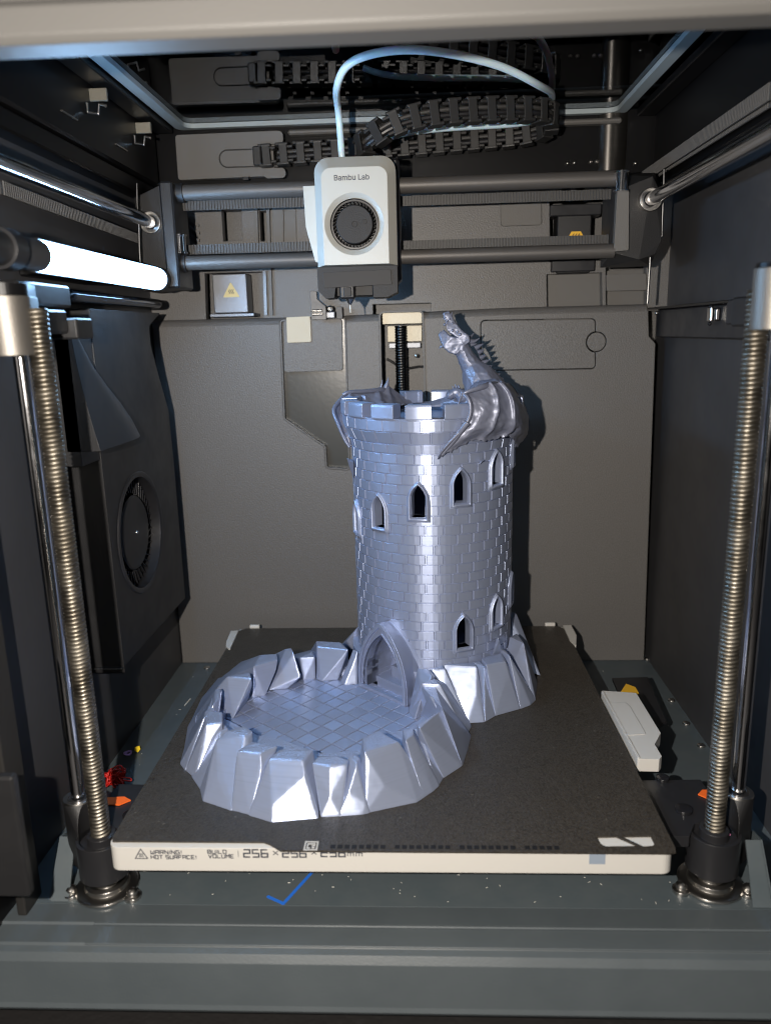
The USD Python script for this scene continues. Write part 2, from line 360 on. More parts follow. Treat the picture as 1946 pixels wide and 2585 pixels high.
part(up, 'raised_tile', prism(rpoly([(-79.3,320.6), (-71,320.7), (-71.6,288.8), (-80.3,288.7)], 1), 158.4, 160, 'y'), 'grey_plastic')
for a, b_ in ((549, 557), (583, 588)):
    part(up, 'rib', prism(poly([(-100.6,337.6), (-98.2,337.5), (-100.1,285.7), (-102.9,285.7)]) if a == 549 else poly([(-92.3,327.7), (-89.9,327.7), (-91.9,245.1), (-94.4,245.1)]), 156, 160, 'y'), 'grey_plastic')
part(up, 'rib', prism(poly([(-97.4,277.3), (-95.3,277.2), (-96.2,245.2), (-98.3,245.2)]), 156, 160, 'y'), 'steel_dark')
part(up, 'cooling_slats', [prism(poly([(-151.3,316.6), (-143.6,311.9), (-143.8,309.9), (-151.4,314.7)]), 157, 160, 'y'), prism(poly([(-151.4,311.4), (-143.7,306.6), (-143.9,304.7), (-151.5,309.5)]), 157, 160, 'y'), prism(poly([(-151.4,306.2), (-144.1,301.4), (-144.3,299.5), (-151.6,304.3)]), 157, 160, 'y')], 'grey_plastic')
# rounded glossy corner of the upper wall: cylinder added to catch the flash highlight
corner = (160.3,162,391.3)
part(up, 'corner_highlight', cyl((corner[0], 177, 331), (corner[0], 177, 380.5), 15, n=72), 'corner_gloss', smooth=40)
part(up, 'rear_ledge', box((-74.1,377.3)[0], (164.8,378.1)[0], 158, 166, 371, 374.6, 1.2), 'grey_plastic')
for (x, z) in ((159.9,332.3), (166.5,332.7), (177.3,345.2), (128.3,346.8), (133.3,347), (145,347.2), (149.3,347.4)):
    if z > 331: part(up, 'button_screw', ball((x, 166, z), 1.5, 2), 'steel', smooth=True)
# rails along the side walls
sr = thing('wall_rail', 'black sheet metal rail along the right wall above the lead screw', 'printer rail', (198, 40, 232))
part(sr, 'rail', box(195, XR - .2, -90, 154, (208.2,225.6)[1] if False else 222, 241.5, .8), 'black_smooth')
part(sr, 'top_flange', box(188, XR - .2, -90, 154, 241.7, 243.2, .3), 'steel_dark')
part(sr, 'screw', ball((195,154.6,239.1), 1.3, 2), 'steel', smooth=True)
cl = thing('wire_clip', 'small glossy black clip with a blue glint on the right wall rail', 'clip', (195,35.6,235.6))
q = (195,35.6,235.6)
part(cl, 'body', box(q[0] - 3.2, q[0], q[1] - 6, q[1] + 6, q[2] - 3.5, q[2] + 4, .8), 'black_gloss')
part(cl, 'latch', box(q[0] - 5, q[0] - 3.3, q[1] - 3.5, q[1] + 2.5, q[2] - 3.6, q[2] + 4.6, .5), 'steel')
for dz in (-5, 5): part(cl, 'pin', ball((q[0] - 2, q[1] + 5, q[2] + dz), 1.2, 1), 'black_gloss', smooth=True)
for s, nm in ((-1, 'left'), (1, 'right')):
    x0, x1 = (XL, XL + 15) if s < 0 else (XR - 16, XR)
    t = thing('roof_frame', 'black top frame ledge running along the upper %s wall' % nm, 'printer frame', ((x0 + x1) / 2, 20, 360))
    part(t, 'ledge', box(x0 + .3, x1 - .3, -140, 159.5, 339, 381, 1.5), 'ceiling_black')
    part(t, 'lower_rib', box(x0 + .3 + (3 if s > 0 else 0), x1 - .3 - (3 if s < 0 else 0), -140, 159.5, 328, 338.5, 1), 'ceiling_black')
    part(t, 'inner_lip', box((x1 if s < 0 else x0 - 13) + .1, (x1 + 13 if s < 0 else x0) - .1, -140, 159.5, 375, 380.4, .6), 'ceiling_black')
    if s < 0:
        for u in (0, 1):
            yy = (42, 118)[u]
            part(t, 'catch_plate', box(x1 - 1, x1 + 10, yy, yy + 2, 366, 373, .3), 'bright_metal')
            part(t, 'catch_hook', tube([(x1 + 1, yy - 8, 363), (x1 + 1, yy - 8, 358), (x1 + 7, yy - 8, 357), (x1 + 8, yy - 8, 362), (x1 + 12, yy - 8, 361)], .9, 8), 'steel')
            part(t, 'slot_edge', box(x1 - .4, x1 + .5, yy - 42, yy - 22, 350, 350.8), 'steel')
lid = thing('glass_lid', 'clear glass top lid mirroring the gantry, with a grey-green seal round its edge', 'glass lid', (6, 10, 382))
part(lid, 'pane', box(-181, 199, -160, 184, 382, 386), 'glass')
ro = rrect(-156.5, 168.5, -158, 168, 9)
part(lid, 'seal', prism(ro.difference(rrect(-149, 161, -150, 161.5, 7)), 378.6, 381.8), 'seal')

# ================================================================== LED lamp on the left wall
lampy0, lampy1 = -93, 69
t = thing('led_lamp', 'lit white tube lamp along the upper left wall', 'lamp', (-150, -12, 267.5))
def half_tube(r, a0, a1, y0, y1, r2=None):
    aa = np.radians(np.linspace(a0, a1, 30)); pts = [(-150 + r * math.cos(a), 267.5 + r * math.sin(a)) for a in aa]
    if r2: pts += [(-150 + r2 * math.cos(a), 267.5 + r2 * math.sin(a)) for a in aa[::-1]]
    return prism(sg.Polygon(pts), y0, y1, 'y')
part(t, 'tube', half_tube(6.8, -100, 78, lampy0, lampy1), 'lamp', smooth=40)
part(t, 'light_shield', half_tube(7.4, 74, 262, lampy0, lampy1, 6.9), 'black_plastic', smooth=40)  # added opaque shield, keeps the lamp's light off the wall behind
part(t, 'end_cap', cyl((-150, lampy0 - 22, 267.5), (-150, lampy0 + .5, 267.5), 6.9, n=32), 'wall_paint', smooth=40)
part(t, 'collar', cyl((-150, lampy0 - 32, 267.5), (-150, lampy0 - 22.2, 267.5), 8.4, n=32), 'black_smooth', smooth=40)
part(t, 'plug', cyl((-150, lampy0 - 75, 267.5), (-150, lampy0 - 32.2, 267.5), 7.0, n=32), 'black_plastic', smooth=40)
part(t, 'end_cap', cyl((-150, lampy1 - .5, 267.5), (-150, lampy1 + 6, 267.5), 7.2, n=32), 'black_plastic', smooth=40)
part(t, 'back_channel', box(XL + .4, -158.2, -40, 40, 263, 273, 1), 'ceiling_black')
t = thing('glossy_strip', 'glossy dark rounded strip below the tube lamp', 'printer trim', (-160, 38, 254))
part(t, 'bar', cat_([hull(np.vstack([arr(cyl((-164, -30, 253.5), (-164, 108, 253.5), 3.2, n=24))[0], arr(cyl((-176, -30, 253.5), (-176, 108, 253.5), 3.2, n=8))[0]]))]), 'black_gloss', smooth=40)
part(t, 'end_curve', ball((-164, -30, 253.5), 3.2, 2), 'black_gloss', smooth=True)
t = thing('wall_bracket', 'stepped black bracket on the left wall beside the lead screw cap', 'bracket', (-168, -80, 250))
part(t, 'arm', box(XL + .4, -150, -112, -62, 246, 256, 1), 'black_plastic')
part(t, 'arm', box(XL + .4, -143, -104, -84, 233.5, 244, 1), 'black_plastic')
part(t, 'tip', box(XL + .4, -139, -83.8, -66, 231, 240.5, .8), 'black_plastic')
t = thing('wall_bracket', 'black bracket tying the right lead screw cap to the wall', 'bracket', (180, -80, 236))
part(t, 'arm', box(172, XR - .4, -96, -45, 229, 243, 1), 'black_plastic')
part(t, 'tip', box(176, XR - .4, -44.8, -28, 230, 242.5, .8), 'black_smooth')

# ================================================================== auxiliary fan housing on the left wall
fan = thing('side_fan', 'tall black moulded fan housing on the left wall with a round opening', 'fan', (-175, 30, 100))
FX = -165.
edge = [(114.6,247.4), (89.7,238.3), (89.2,226.3), (99.6,204.8), (114.9,178.5), (116.2,136.5), (114.9,33.5), (-16.9,34.6)]
yf = (-12.2,172.4)[0]
body = poly(edge + [(yf + 1, edge[-1][1]), (yf, 30), (yf, (-17.7,171.3)[1]), (yf + 6, (-16,177.7)[1]), (yf + 6, edge[0][1])])
fc = np.array([38., 106.5]); fr = 38.
hole_ = sg.Point(fc).buffer(fr - 1.5, quad_segs=16)
part(fan, 'housing', prism(body.difference(hole_), XL + .3, FX, 'x'), 'black_plastic')
part(fan, 'inlet_ring', lathe([(fr - 1.6, -14), (fr - 1.6, .2), (fr - .6, .9), (fr + 1.6, .9), (fr + 2.4, -.2)], (FX, fc[0], fc[1]), (1, 0, 0), 64), 'black_smooth', smooth=40)
part(fan, 'hub', lathe([(24.5, -12), (24.5, -4.5), (23, -3.4), (0, -3.2)], (FX, fc[0], fc[1]), (1, 0, 0), 48), 'black_plastic', smooth=40)
part(fan, 'hub_pin', ball((FX - 3.2, fc[0], fc[1]), 1.3, 2), 'steel', smooth=True)
part(fan, 'back_disc', cyl((FX - 18, fc[0], fc[1]), (FX - 17, fc[0], fc[1]), 38, n=40), 'black_plastic')
for k in range(44):
    a = 2 * math.pi * k / 44; ca, sa = math.cos(a), math.sin(a); cb, sb = math.cos(a + .14), math.sin(a + .14)
    pts = [(FX + dx, fc[0] + r * c + o * -s_, fc[1] + r * s_ + o * c) for dx in (-16, -5.5) for (r, c, s_) in ((26, ca, sa), (35, cb, sb)) for o in (-.4, .4)]
    part(fan, 'blade', hull(pts), 'black_smooth')
arc = [(-165,-33.8,237.5), (-165,-10,216.1), (-165,24.1,194.5), (-165,45.6,171.8)]
# the duct: a blister swelling out of the face towards its cut-off foot
az = np.array([(p[1], p[2]) for p in [(-165,-33.5,238.7),(-165,-22,228.5),(-165,-10,216.1),(-165,6.6,204.1),(-165,23.7,192.9),(-165,37.7,181.7),(-165,45.5,171.3)]]); o_ = np.argsort(az[:, 1])
ztop, zbot = az[:, 1].max(), az[:, 1].min(); V = []; NZ, NS = 26, 16
for i in range(NZ):
    z = zbot + (ztop - zbot) * i / (NZ - 1); t = (ztop - z) / (ztop - zbot)
    yr = np.interp(z, az[o_, 1], az[o_, 0]); yl = (-36.1,182.9)[0]; H_ = 2.0 + 11 * t ** 1.6
    for k in range(NS):
        q = k / (NS - 1); prof = math.sin(min(1, q * 2.2) * math.pi / 2) ** .8 if q < .46 else 1.0
        V.append((FX - .4 + H_ * prof * (1 - .35 * max(0, q - .5)), yr + (yl - yr) * q, z))
F = []
for i in range(NZ - 1):
    for k in range(NS - 1):
        a = i * NS + k; F += [(a, a + NS, a + NS + 1), (a, a + NS + 1, a + 1)]
lowc = len(V); V += [(FX - 6, p[1], p[2]) for p in V[:NS]]
for k in range(NS - 1): F += [(k, k + 1, lowc + k + 1), (k, lowc + k + 1, lowc + k)]
sd = len(V); V += [(FX - 8, V[i * NS + NS - 1][1], V[i * NS + NS - 1][2]) for i in range(NZ)]
for i in range(NZ - 1): F += [(i * NS + NS - 1, (i + 1) * NS + NS - 1, sd + i + 1), (i * NS + NS - 1, sd + i + 1, sd + i)]
part(fan, 'duct_bulge', trimesh.Trimesh(np.array(V), np.array(F), process=False), 'black_plastic', smooth=35)
part(fan, 'duct_root', box(XL + .4, FX - .6, (-36.1,182.9)[0], yf + 30, zbot - 8, ztop), 'black_plastic')
# ================================================================== gantry
YG = 90.
def rod(name, p0, p1, r, mt, label, cat='guide rod', group=None):
    t = thing(name, label, cat, tuple((np.array(p0) + np.array(p1)) / 2), group)
    return t, part(t, 'shaft', cyl(p0, p1, r, n=40), mt, smooth=40)
zt, zb_ = 322.5, 278.5
t, _ = rod('cross_rod', (-134, YG, zt), (146, YG, zt), 4.9, 'carbon', 'matt grey cross rod, the upper of the two that carry the print head')
part(t, 'end_sleeve', cyl((-139, YG, zt), (-133.5, YG, zt), 6, n=32), 'black_plastic', smooth=40)
t, _ = rod('cross_rod', (-136, YG, zb_), (146, YG, zb_), 4.6, 'carbon', 'matt grey cross rod, the lower of the two that carry the print head')
part(t, 'end_sleeve', cyl((-140, YG, zb_), (-135.5, YG, zb_), 6, n=32), 'black_plastic', smooth=40)
def belt(name, p0, p1, w, label, normal, teeth=True, group=None):
    """toothed belt: strip of width w (vertical) from p0 to p1, teeth on the side of normal"""
    p0, p1, n = np.array(p0, float), np.array(p1, float), np.array(normal, float)
    L = np.linalg.norm(p1 - p0); d = (p1 - p0) / L; up_ = np.array([0, 0, w / 2])
    t = thing(name, label, 'drive belt', tuple((p0 + p1) / 2), group)
    part(t, 'band', hull([p + s * up_ + o * n for p in (p0, p1) for s in (-1, 1) for o in (-.5, .3)]), 'belt')
    k = int(L / 2.0); ms = []
    for i in range(k):
        c = p0 + d * (i + .5) * 2.0
        ms.append(hull([c + s * up_ * .97 + a * d + o * n for s in (-1, 1) for a, o in ((-.62, .25), (.62, .25), (-.4, .95), (.4, .95))]))
    p = part(t, 'teeth', ms, 'belt'); stage.GetPrimAtPath(p).SetCustomDataByKey('kind', 'stuff')
YBelt = 100.
belt('drive_belt', (-138, YBelt, 316.0), (-48, YBelt, 316.0), 6.2, 'black toothed belt left of the print head, just below the upper cross rod', (0, -1, 0))
belt('drive_belt', (-3, YBelt, 314.5), (146, YBelt, 314.5), 6.2, 'black toothed belt right of the print head, just below the upper cross rod', (0, -1, 0))
belt('drive_belt', (-138, YBelt, 288.0), (-48, YBelt, 288.0), 6.2, 'black toothed belt left of the print head, just above the lower cross rod', (0, -1, 0))
belt('drive_belt', (-3, YBelt, 286.5), (146, YBelt, 286.5), 6.2, 'black toothed belt right of the print head, just above the lower cross rod', (0, -1, 0))
belt('drive_belt', (-176,207.8,296.3), (-176,-65.9,301.1), 6.5, 'black ribbed belt running forward along the left wall', (1, 0, 0))
belt('drive_belt', (183,182.9,335.5), (183,-43.8,335.3), 8, 'black ribbed belt running forward along the right wall', (-1, 0, 0))
belt('drive_belt', (186,185.8,332.6), (186,-37.7,331.5), 3.5, 'narrow black belt edge below the ribbed belt on the right wall', (-1, 0, 0))
# side rods and sliding carriages
for s, X0, bush in ((-1, -160., (-160,96.8,305.8)), (1, 167., (167,86,308.6))):
    side = 'left' if s < 0 else 'right'
    z0 = bush[2]
    t, _ = rod('side_rod', (X0, -140, z0), (X0, bush[1] + 4, z0), 4.0, 'chrome', 'polished steel rod running forward along the %s wall to the %s carriage' % (side, side), 'guide rod')
    c = thing('gantry_carriage', 'dark grey moulded carriage at the %s end of the cross rods' % side, 'carriage', (X0, bush[1], z0))
    by = bush[1]
    if s < 0:
        part(c, 'body', hull([(x, y, z) for x, y, zz in ((XL + 16, by + 2, 0), (-147, by + 1, 0), (-147, by + 34, 0), (XL + 16, by + 34, 0)) for z in ((262, 322) if x < -160 else (264, 331))]), 'black_plastic')
        part(c, 'front_strip', box(-146.5, -138, YG - 12, YG + 20, 262, 328, 1.2), 'black_plastic')
        part(c, 'edge_bead', tube([(-163.9,88,329), (-164.9,88,316.3), (-164.8,88,307.7), (-166.5,88,281.6), (-165.8,88,269.7)], .9, 8), 'steel_dark')
        part(c, 'pulley', lathe([(0, -6), (4.6, -6), (4.6, -5), (3.8, -4.6), (3.8, 4.6), (4.6, 5), (4.6, 6), (0, 6)], (-137.9,86,290.2), n=32), 'chrome', smooth=30)
    else:
        part(c, 'body', hull([(145.9,90,314.9), (168.8,90,323), (175.3,92,312), (176.9,92,283.8), (173.5,92,275.8), (162.7,90,272.5), (145.1,90,277.3), (144, 118, 330), (178, 118, 330), (144, 118, 270), (178, 118, 270)]), 'black_plastic')
        part(c, 'front_strip', prism(rpoly([(145.8,313.7), (153.1,314.5), (154.5,278.1), (145.1,277.5)], 1), 85.5, 100, 'y'), 'grey_plastic')
        part(c, 'edge_bead', tube([(177.4,96,327.9), (177.8,96,315.4), (178.2,96,287), (171.6,96,277.1), (171.2,96,244.8)], .9, 8), 'steel_dark')
        part(c, 'pulley', lathe([(0, -6), (4.6, -6), (4.6, -5), (3.8, -4.6), (3.8, 4.6), (4.6, 5), (4.6, 6), (0, 6)], (147.2,82,319.2), n=32), 'chrome', smooth=30)
    part(c, 'bushing', lathe([(4.3, 6), (4.3, -.8), (5.6, -1.2), (6.9, -1.2), (7.2, -.4), (7.2, 6)], (X0, by, z0), (0, 1, 0), 40), 'steel', smooth=30)
# motors behind the rods
def motor(label, cxy, lab, sl):
    t = thing('stepper_motor', label, 'motor', cxy)
    return t
q0, q1, q2, q3 = (-138,162,276.3), (-111.7,162,276.3), (-110,162,248.4), (-137,162,247.7)
t = motor('silver blue-lit stepper motor with a faded warning triangle, lower left behind the rods', q2, None, None)
part(t, 'can', box(q0[0], q1[0], 162, 180, q2[2] - 1, q0[2], .6), 'motor')
part(t, 'flange', box(q0[0] - 3, q1[0] + 5, 159, 180, q2[2] - 4, q2[2] - 1.2, .5), 'motor')
def hot_triangle(c, s, m1, m2, parent, nm='warning_label'):
    """printed warning triangle with three wavy heat lines, standing in an xz plane"""
    tri = sg.Polygon([(-.58 * s, 0), (.58 * s, 0), (0, s)]).buffer(.06 * s)
    p = part(parent, nm, place(prism(tri, 0, .12), c, (1, 0, 0), (0, 0, 1)), m1)
    w = [sg.LineString([(x + .05 * s * math.sin(k * 1.3), s * (.22 + .05 * k)) for k in range(7)]).buffer(.028 * s) for x in (-.15 * s, 0, .15 * s)]
    part(p, 'heat_waves', place(prism(shapely.union_all(w), .13, .2), c, (1, 0, 0), (0, 0, 1)), m2)
hot_triangle((-123.9,161.8,259.7), 9.5, 'pale_label', 'grey_plastic', t)
a0, a1 = (120.9,158,308.5), (145.7,158,307.7)
t = motor('black stepper motor with a yellow warning label, right of the print head behind the rods', a0, None, None)
part(t, 'can', box(a0[0], a1[0], 158, 176, (134.2,269.3)[1], (132.9,310.7)[1], .8), 'black_plastic')
part(t, 'flange', box(a0[0] - 6, a1[0] + 6, 154, 172, (132.1,309.2)[1], (131.9,317.1)[1], .6), 'black_smooth')
part(t, 'foot', box(a0[0] - 4, a1[0] + 3, 155, 172, (133.5,270.4)[1], (133.3,278.9)[1], .6), 'black_smooth')
part(t, 'gear', lathe([(0, 0), (8, 0), (8, 1), (7, 1.4), (7, 8), (8, 8.4), (8, 10), (0, 10)], (132,160,318.6), n=30), 'steel_dark')
part(t, 'warning_label', prism(poly([(128.3,293.5), (141.1,293.5), (137.9,298.7), (131.2,298.6)]), 157.7, 158, 'y'), 'yellow_label')
part(t, 'heat_waves', prism(shapely.union_all([sg.LineString([(x + .5 * math.sin(k * 1.5), (134.7,293.9)[1] + .6 * k) for k in range(6)]).buffer(.3) for x in (lambda c: (c - 2, c, c + 2))((134.6,295.9)[0])]), 157.45, 157.65, 'y'), 'ink_black')
t = thing('cable_anchor', 'grey rounded anchor plate on the back wall holding the left end of the drag chain', 'bracket', (-119.8,160,359.1))
ap = rpoly([(-154.6,372.2), (-78.7,372.7), (-78,342.7), (-154.9,342)], 2)
ap = ap.difference(rrect((-84.1,360.9)[0], (-67.4,360.3)[0], (-81.6,344.7)[1] + 1, (-80.6,363.2)[1], 2))
ga, gb = (-124,357.6), (-67.4,360.3)
gz0, gz1 = (-115.2,348.9)[1], (-117.7,361.4)[1]
gr = rrect(ga[0], gb[0] + 10, gz0, gz1, (gz1 - gz0) / 2 - .01)
gl = gr.difference(gr.buffer(-.9)).intersection(sg.box(ga[0] - 1, gz0 - 1, (-81.8,354.6)[0], gz1 + 1))
part(t, 'plate', prism(ap.difference(gl), 152, 158, 'y'), 'grey_plastic')
part(t, 'groove_floor', prism(gl.buffer(.3), 153.5, 154.5, 'y'), 'black_smooth')
part(t, 'finger', prism(rrect((-93.2,369.9)[0], (-76.2,369.4)[0], (-80.2,363.4)[1], (-79.7,371.9)[1], 3), 149.5, 151.9, 'y'), 'grey_plastic')
part(t, 'finger', prism(rrect((-91.5,369.9)[0], (-75.6,369.4)[0], (-81.5,340.6)[1], (-81.1,347.4)[1], 3), 149.5, 151.9, 'y'), 'grey_plastic')
part(t, 'notch', box((-107,150,342.7)[0], (-103,150,342.5)[0], 150, 152.2, (-105.2,150,340.1)[2], (-105,150,342.3)[2]), 'black_smooth')

# ================================================================== print head
PH = 62.
head = thing('print_head', 'light grey print head with a round fan, riding on the two cross rods', 'print head', (-20, PH + 25, 300))
f0 = [(-42.4,62,272.3), (1.9,62,273.8), (0.6,62,329.3), (-40.2,62,328.8)]
xl, xr = f0[3][0], f0[2][0]
zlo, zhi = f0[0][2], f0[2][2] + 1
xm, zc = (xl + xr) / 2, (-21.1,62,296.4)[2]
fx = (-20.6,62,296.4)[0]
fr_ = 15.2
# cover: front face, chamfered sides, crown leaning back
def ringpts(x0, x1, z0, z1, r, y, n=7):
    pts = [(x0, y, z0), (x1, y, z0)]
    for k in range(n): a = math.pi / 2 * k / (n - 1); pts.append((x1 - r + r * math.cos(a), y, z1 - r + r * math.sin(a)))
    for k in range(n): a = math.pi / 2 * (1 + k / (n - 1)); pts.append((x0 + r + r * math.cos(a), y, z1 - r + r * math.sin(a)))
    return pts
cover = hull(ringpts(xl, xr, zlo, zhi - 1, 6, PH) + ringpts(xl - 5, xr + 5, zlo - .6, zhi + 6.5, 9, PH + 8) + ringpts(xl - 5.2, xr + 5.2, zlo - .6, zhi + 7.5, 10, PH + 20))
cover = cover - cyl((fx, PH - 5, zc), (fx, PH + 19, zc), fr_, n=64) - hull(np.vstack([arr(cyl((fx, PH - .6, zc), (fx, PH - .1, zc), fr_ + 3.4, n=64))[0], arr(cyl((fx, PH + 2.6, zc), (fx, PH + 2.7, zc), fr_ - .1, n=64))[0]]))
part(head, 'cover', cover, 'head_grey', smooth=25)
part(head, 'rear_body', box(xl - 3, xr + 7, PH + 20.2, PH + 46, 262, zhi + 8, 2), 'black_smooth')
part(head, 'side_flap', prism(poly([(-53.5,321.9), (-38.4,322), (-40.3,275.5), (-47.6,275.7), (-49.1,281.7), (-52.9,297.4)]), 77, 84, 'y'), 'head_grey')
part(head, 'fan_well', lathe([(fr_ - .1, 1.5), (fr_ - .1, 14), (0, 14)], (fx, PH, zc), (0, 1, 0), 64), 'black_smooth', smooth=30)
part(head, 'fan_hub', lathe([(11.6, 12), (11.6, 2.6), (11.1, 2.0), (0, 2.0)], (fx, PH, zc), (0, 1, 0), 48), 'head_dark', smooth=30)
part(head, 'hub_dimple', lathe([(1.9, 1.95), (1.9, 1.6), (1.5, 1.6), (1.5, 1.95)], (fx, PH, zc), (0, 1, 0), 24), 'head_panel')
part(head, 'hub_dot', cyl((fx + 6.3, PH + 1.75, zc + 1.4), (fx + 6.3, PH + 2.1, zc + 1.4), 1.5, n=20), 'head_panel')
for k in range(36):
    a = 2 * math.pi * k / 36; c_, s_ = math.cos(a), math.sin(a); c2, s2 = math.cos(a + .12), math.sin(a + .12)
    part(head, 'fan_blade', hull([(fx + r * c + o * -s, PH + dy, zc + r * s + o * c) for dy in (4.2, 11) for (r, c, s) in ((12.2, c_, s_), (14.6, c2, s2)) for o in (-.35, .35)]), 'head_dark')
part(head, 'fan_rim', lathe([(14.9, 3), (14.9, 4.1), (13.6, 4.1), (13.6, 3)], (fx, PH, zc), (0, 1, 0), 64), 'black_smooth')
tm = text('Bambu Lab', 3.05, .12, True); w_ = arr(tm)[0][:, 0].max()
part(head, 'lettering', place(tm, ((-21.4,62,322.1)[0] - w_ / 2, PH - .02, (-21.4,62,321.9)[2]), (1, 0, 0), (0, 0, 1)), 'ink')
# dark lower cover
zd = zlo - .9
lw = [(xl - 5, zd), (xr + 5, zd), (xr + 5, (5.8,255.1)[1]), (xr - 1.5, (1.4,252.1)[1]), ((-10.1,252.4)[0], (1.4,252.1)[1]), ((-10.1,252.4)[0], (1.5,260.3)[1]), ((-33.4,261.2)[0], (-33.4,261.2)[1]), ((-34.9,253.1)[0], (-34.9,252.5)[1]), ((-40.3,252.1)[0], (-40.3,252.1)[1]), (xl - 5, (-44.8,257)[1])]
part(head, 'nozzle_cover', prism(poly(lw), PH + 2.2, PH + 24, 'y'), 'head_dark')
part(head, 'nozzle_cover_face', prism(poly([(-41.6,268.1), (1.2,268.9), (1.9,259.9), (-41.1,258.6)]), PH + 1.4, PH + 2.1, 'y'), 'head_panel')
part(head, 'duct', box((-34.3,72,260.8)[0], (-10.4,72,260.2)[0], PH + 10, PH + 24, (-24.3,72,253.4)[2], (-24,72,263.4)[2], .6), 'head_panel')
hb0, hb1 = (-31.6,66,259.6), (-21.9,66,259.3)
part(head, 'heater_sock', box(hb0[0], hb1[0], PH + 3, PH + 12, (-26.9,66,251.8)[2], hb0[2] + 2, 1.0), 'black_plastic')
part(head, 'sock_panel', box(hb0[0] + 2.5, hb1[0] - 2, PH + 2.5, PH + 3.2, (-26.8,66,253.2)[2], hb0[2] - .8, .3), 'head_panel')
nz = (-25.4,68,247.5)
part(head, 'nozzle', lathe([(3.2, 5.5), (3.2, 4), (.9, .4), (.5, 0), (.1, 0)], (nz[0], PH + 7.5, nz[2] + .5), n=24), 'steel')
part(head, 'filament_tip', tube([(nz[0], PH + 7.5, nz[2] + .6), (nz[0] + .1, PH + 7.5, nz[2] - 4.2)], [.5, .35], 8), 'chip')
# cutter lever and wiper mechanism on the panel edge
wp = thing('nozzle_wiper', 'small black and steel wiper mechanism at the top edge of the back cover', 'wiper', (-51.9,150,247.3))
part(wp, 'lever', prism(rpoly([(-61,261.1), (-56.2,261), (-56.1,255.4), (-49.8,249.7), (-49.6,240.4), (-60.9,240.7), (-60.8,250.6)], .8), 142, 147, 'y'), 'black_smooth')
part(wp, 'spring_bar', cyl((-59.9,141.5,246.9), (-52.3,141.5,247.1), .9, n=12), 'steel')
part(wp, 'spring_bar', cyl((-59.6,141.5,244.3), (-52.1,141.5,244.4), .9, n=12), 'steel')
part(wp, 'post', box((-50.2,146,243.8)[0], (-43.3,146,243.6)[0], 145, 154, (-48.3,146,241.1)[2], (-48,146,246.4)[2], .8), 'motor')
part(wp, 'screw', lathe([(0, 0), (2.6, 0), (2.6, 1.6), (1.2, 2.4), (.2, 1.2)], (-46.9,146,248), (0, -1, 0), 20), 'steel')
part(wp, 'tab', prism(rpoly([(-42.5,249.6), (-38.3,249.5), (-38,240.8), (-42.5,240.9)], 1), 147, 154, 'y'), 'black_plastic')

# ================================================================== drag chain and filament tube
dc = thing('drag_chain', 'black plastic cable drag chain looping from the back wall round to the print head', 'drag chain', (20, 120, 355))
back_run = [(-93.9,149,355.1), (-47.1,149,356.9), (9.1,149,358.7), (64.8,149,361.4), (93.6,146,362.7), (107.2,139,364.8)]
front_run = [(110.1,126,366.8), (104.1,112,367.8), (84.4,99,367.1), (48.3,88,364.5), (19.1,82,360.8), (0.3,80,354.6), (-11.8,84,348.1), (-18.3,92,345.4)]
path = spline(back_run + front_run, 400)
seg = np.r_[0, np.cumsum(np.linalg.norm(np.diff(path, axis=0), axis=1))]
nl = int(seg[-1] / 12.2)
for k in range(nl):
    s0 = (k + .5) * seg[-1] / nl
    c = np.array([np.interp(s0, seg, path[:, i]) for i in range(3)]); e = np.array([np.interp(s0 + 2, seg, path[:, i]) for i in range(3)])
    d = e - c; d /= np.linalg.norm(d); nrm = np.cross(d, (0, 0, 1.)); nrm /= np.linalg.norm(nrm); u_ = np.cross(nrm, d)
    def lb(a0, a1, b0, b1, h0, h1, ch=.4):
        v, f = arr(box(a0, a1, b0, b1, h0, h1, ch)); return (c + v[:, :1] * d + v[:, 1:2] * nrm + v[:, 2:3] * u_, f)
    W2, H2 = 4.6, 7.4
    part(dc, 'chain_link', [lb(-5.6, 5.0, -W2, W2, H2 - 2.6, H2, .3) if False else lb(-5.9, 3.2, -W2, W2, H2 - 1.8, H2, .3), lb(-5.9, 3.2, -W2, W2, -H2, -H2 + 1.8, .3),
                            lb(-.5, 6.4, -W2 + .9, W2 - .9, H2 - 3.7, H2 - 1.9, .3), lb(-.5, 6.4, -W2 + .9, W2 - .9, -H2 + 1.9, -H2 + 3.7, .3),
                            lb(-3.4, 2.4, -W2 - .1, -W2 + 1.1, -H2 + .3, H2 - .3, .3), lb(-3.4, 2.4, W2 - 1.1, W2 + .1, -H2 + .3, H2 - .3, .3)], 'chain')
part(dc, 'anchor_end', box((-97.9,149,355.2)[0], (-91.9,149,355)[0], 145, 152, back_run[0][2] - 6.5, back_run[0][2] + 6.5, .8), 'chain')
cable_path = path[12:-10]
part(dc, 'cable', tube(cable_path[::4] + (0, 0, -1.5), 1.7, 8), 'black_smooth', smooth=40)
part(dc, 'cable', tube(cable_path[::4] + (0, .8, 2.0), 1.3, 8), 'belt', smooth=40)
pt = thing('filament_tube', 'pale blue-white filament tube arching from the print head to the drag chain', 'tube', (30, 80, 370))
tp = [((-28.8,84,341.9)[0], 84, 336), (-29.1,82,352.3), (-29.4,76,365.5), (-25.5,32.8,366), (-20.5,20,370.5), (-9.9,7.9,372.5), (7.4,2.7,373.5), (26.7,5.7,373.5), (49.3,18.1,373), (71.2,36.4,372), (91.7,60.5,370), (109.1,122,378.8), (109,128,374.7)]
part(pt, 'arch', tube(spline(tp, 90), 2.1, 16), 'ptfe', smooth=60)
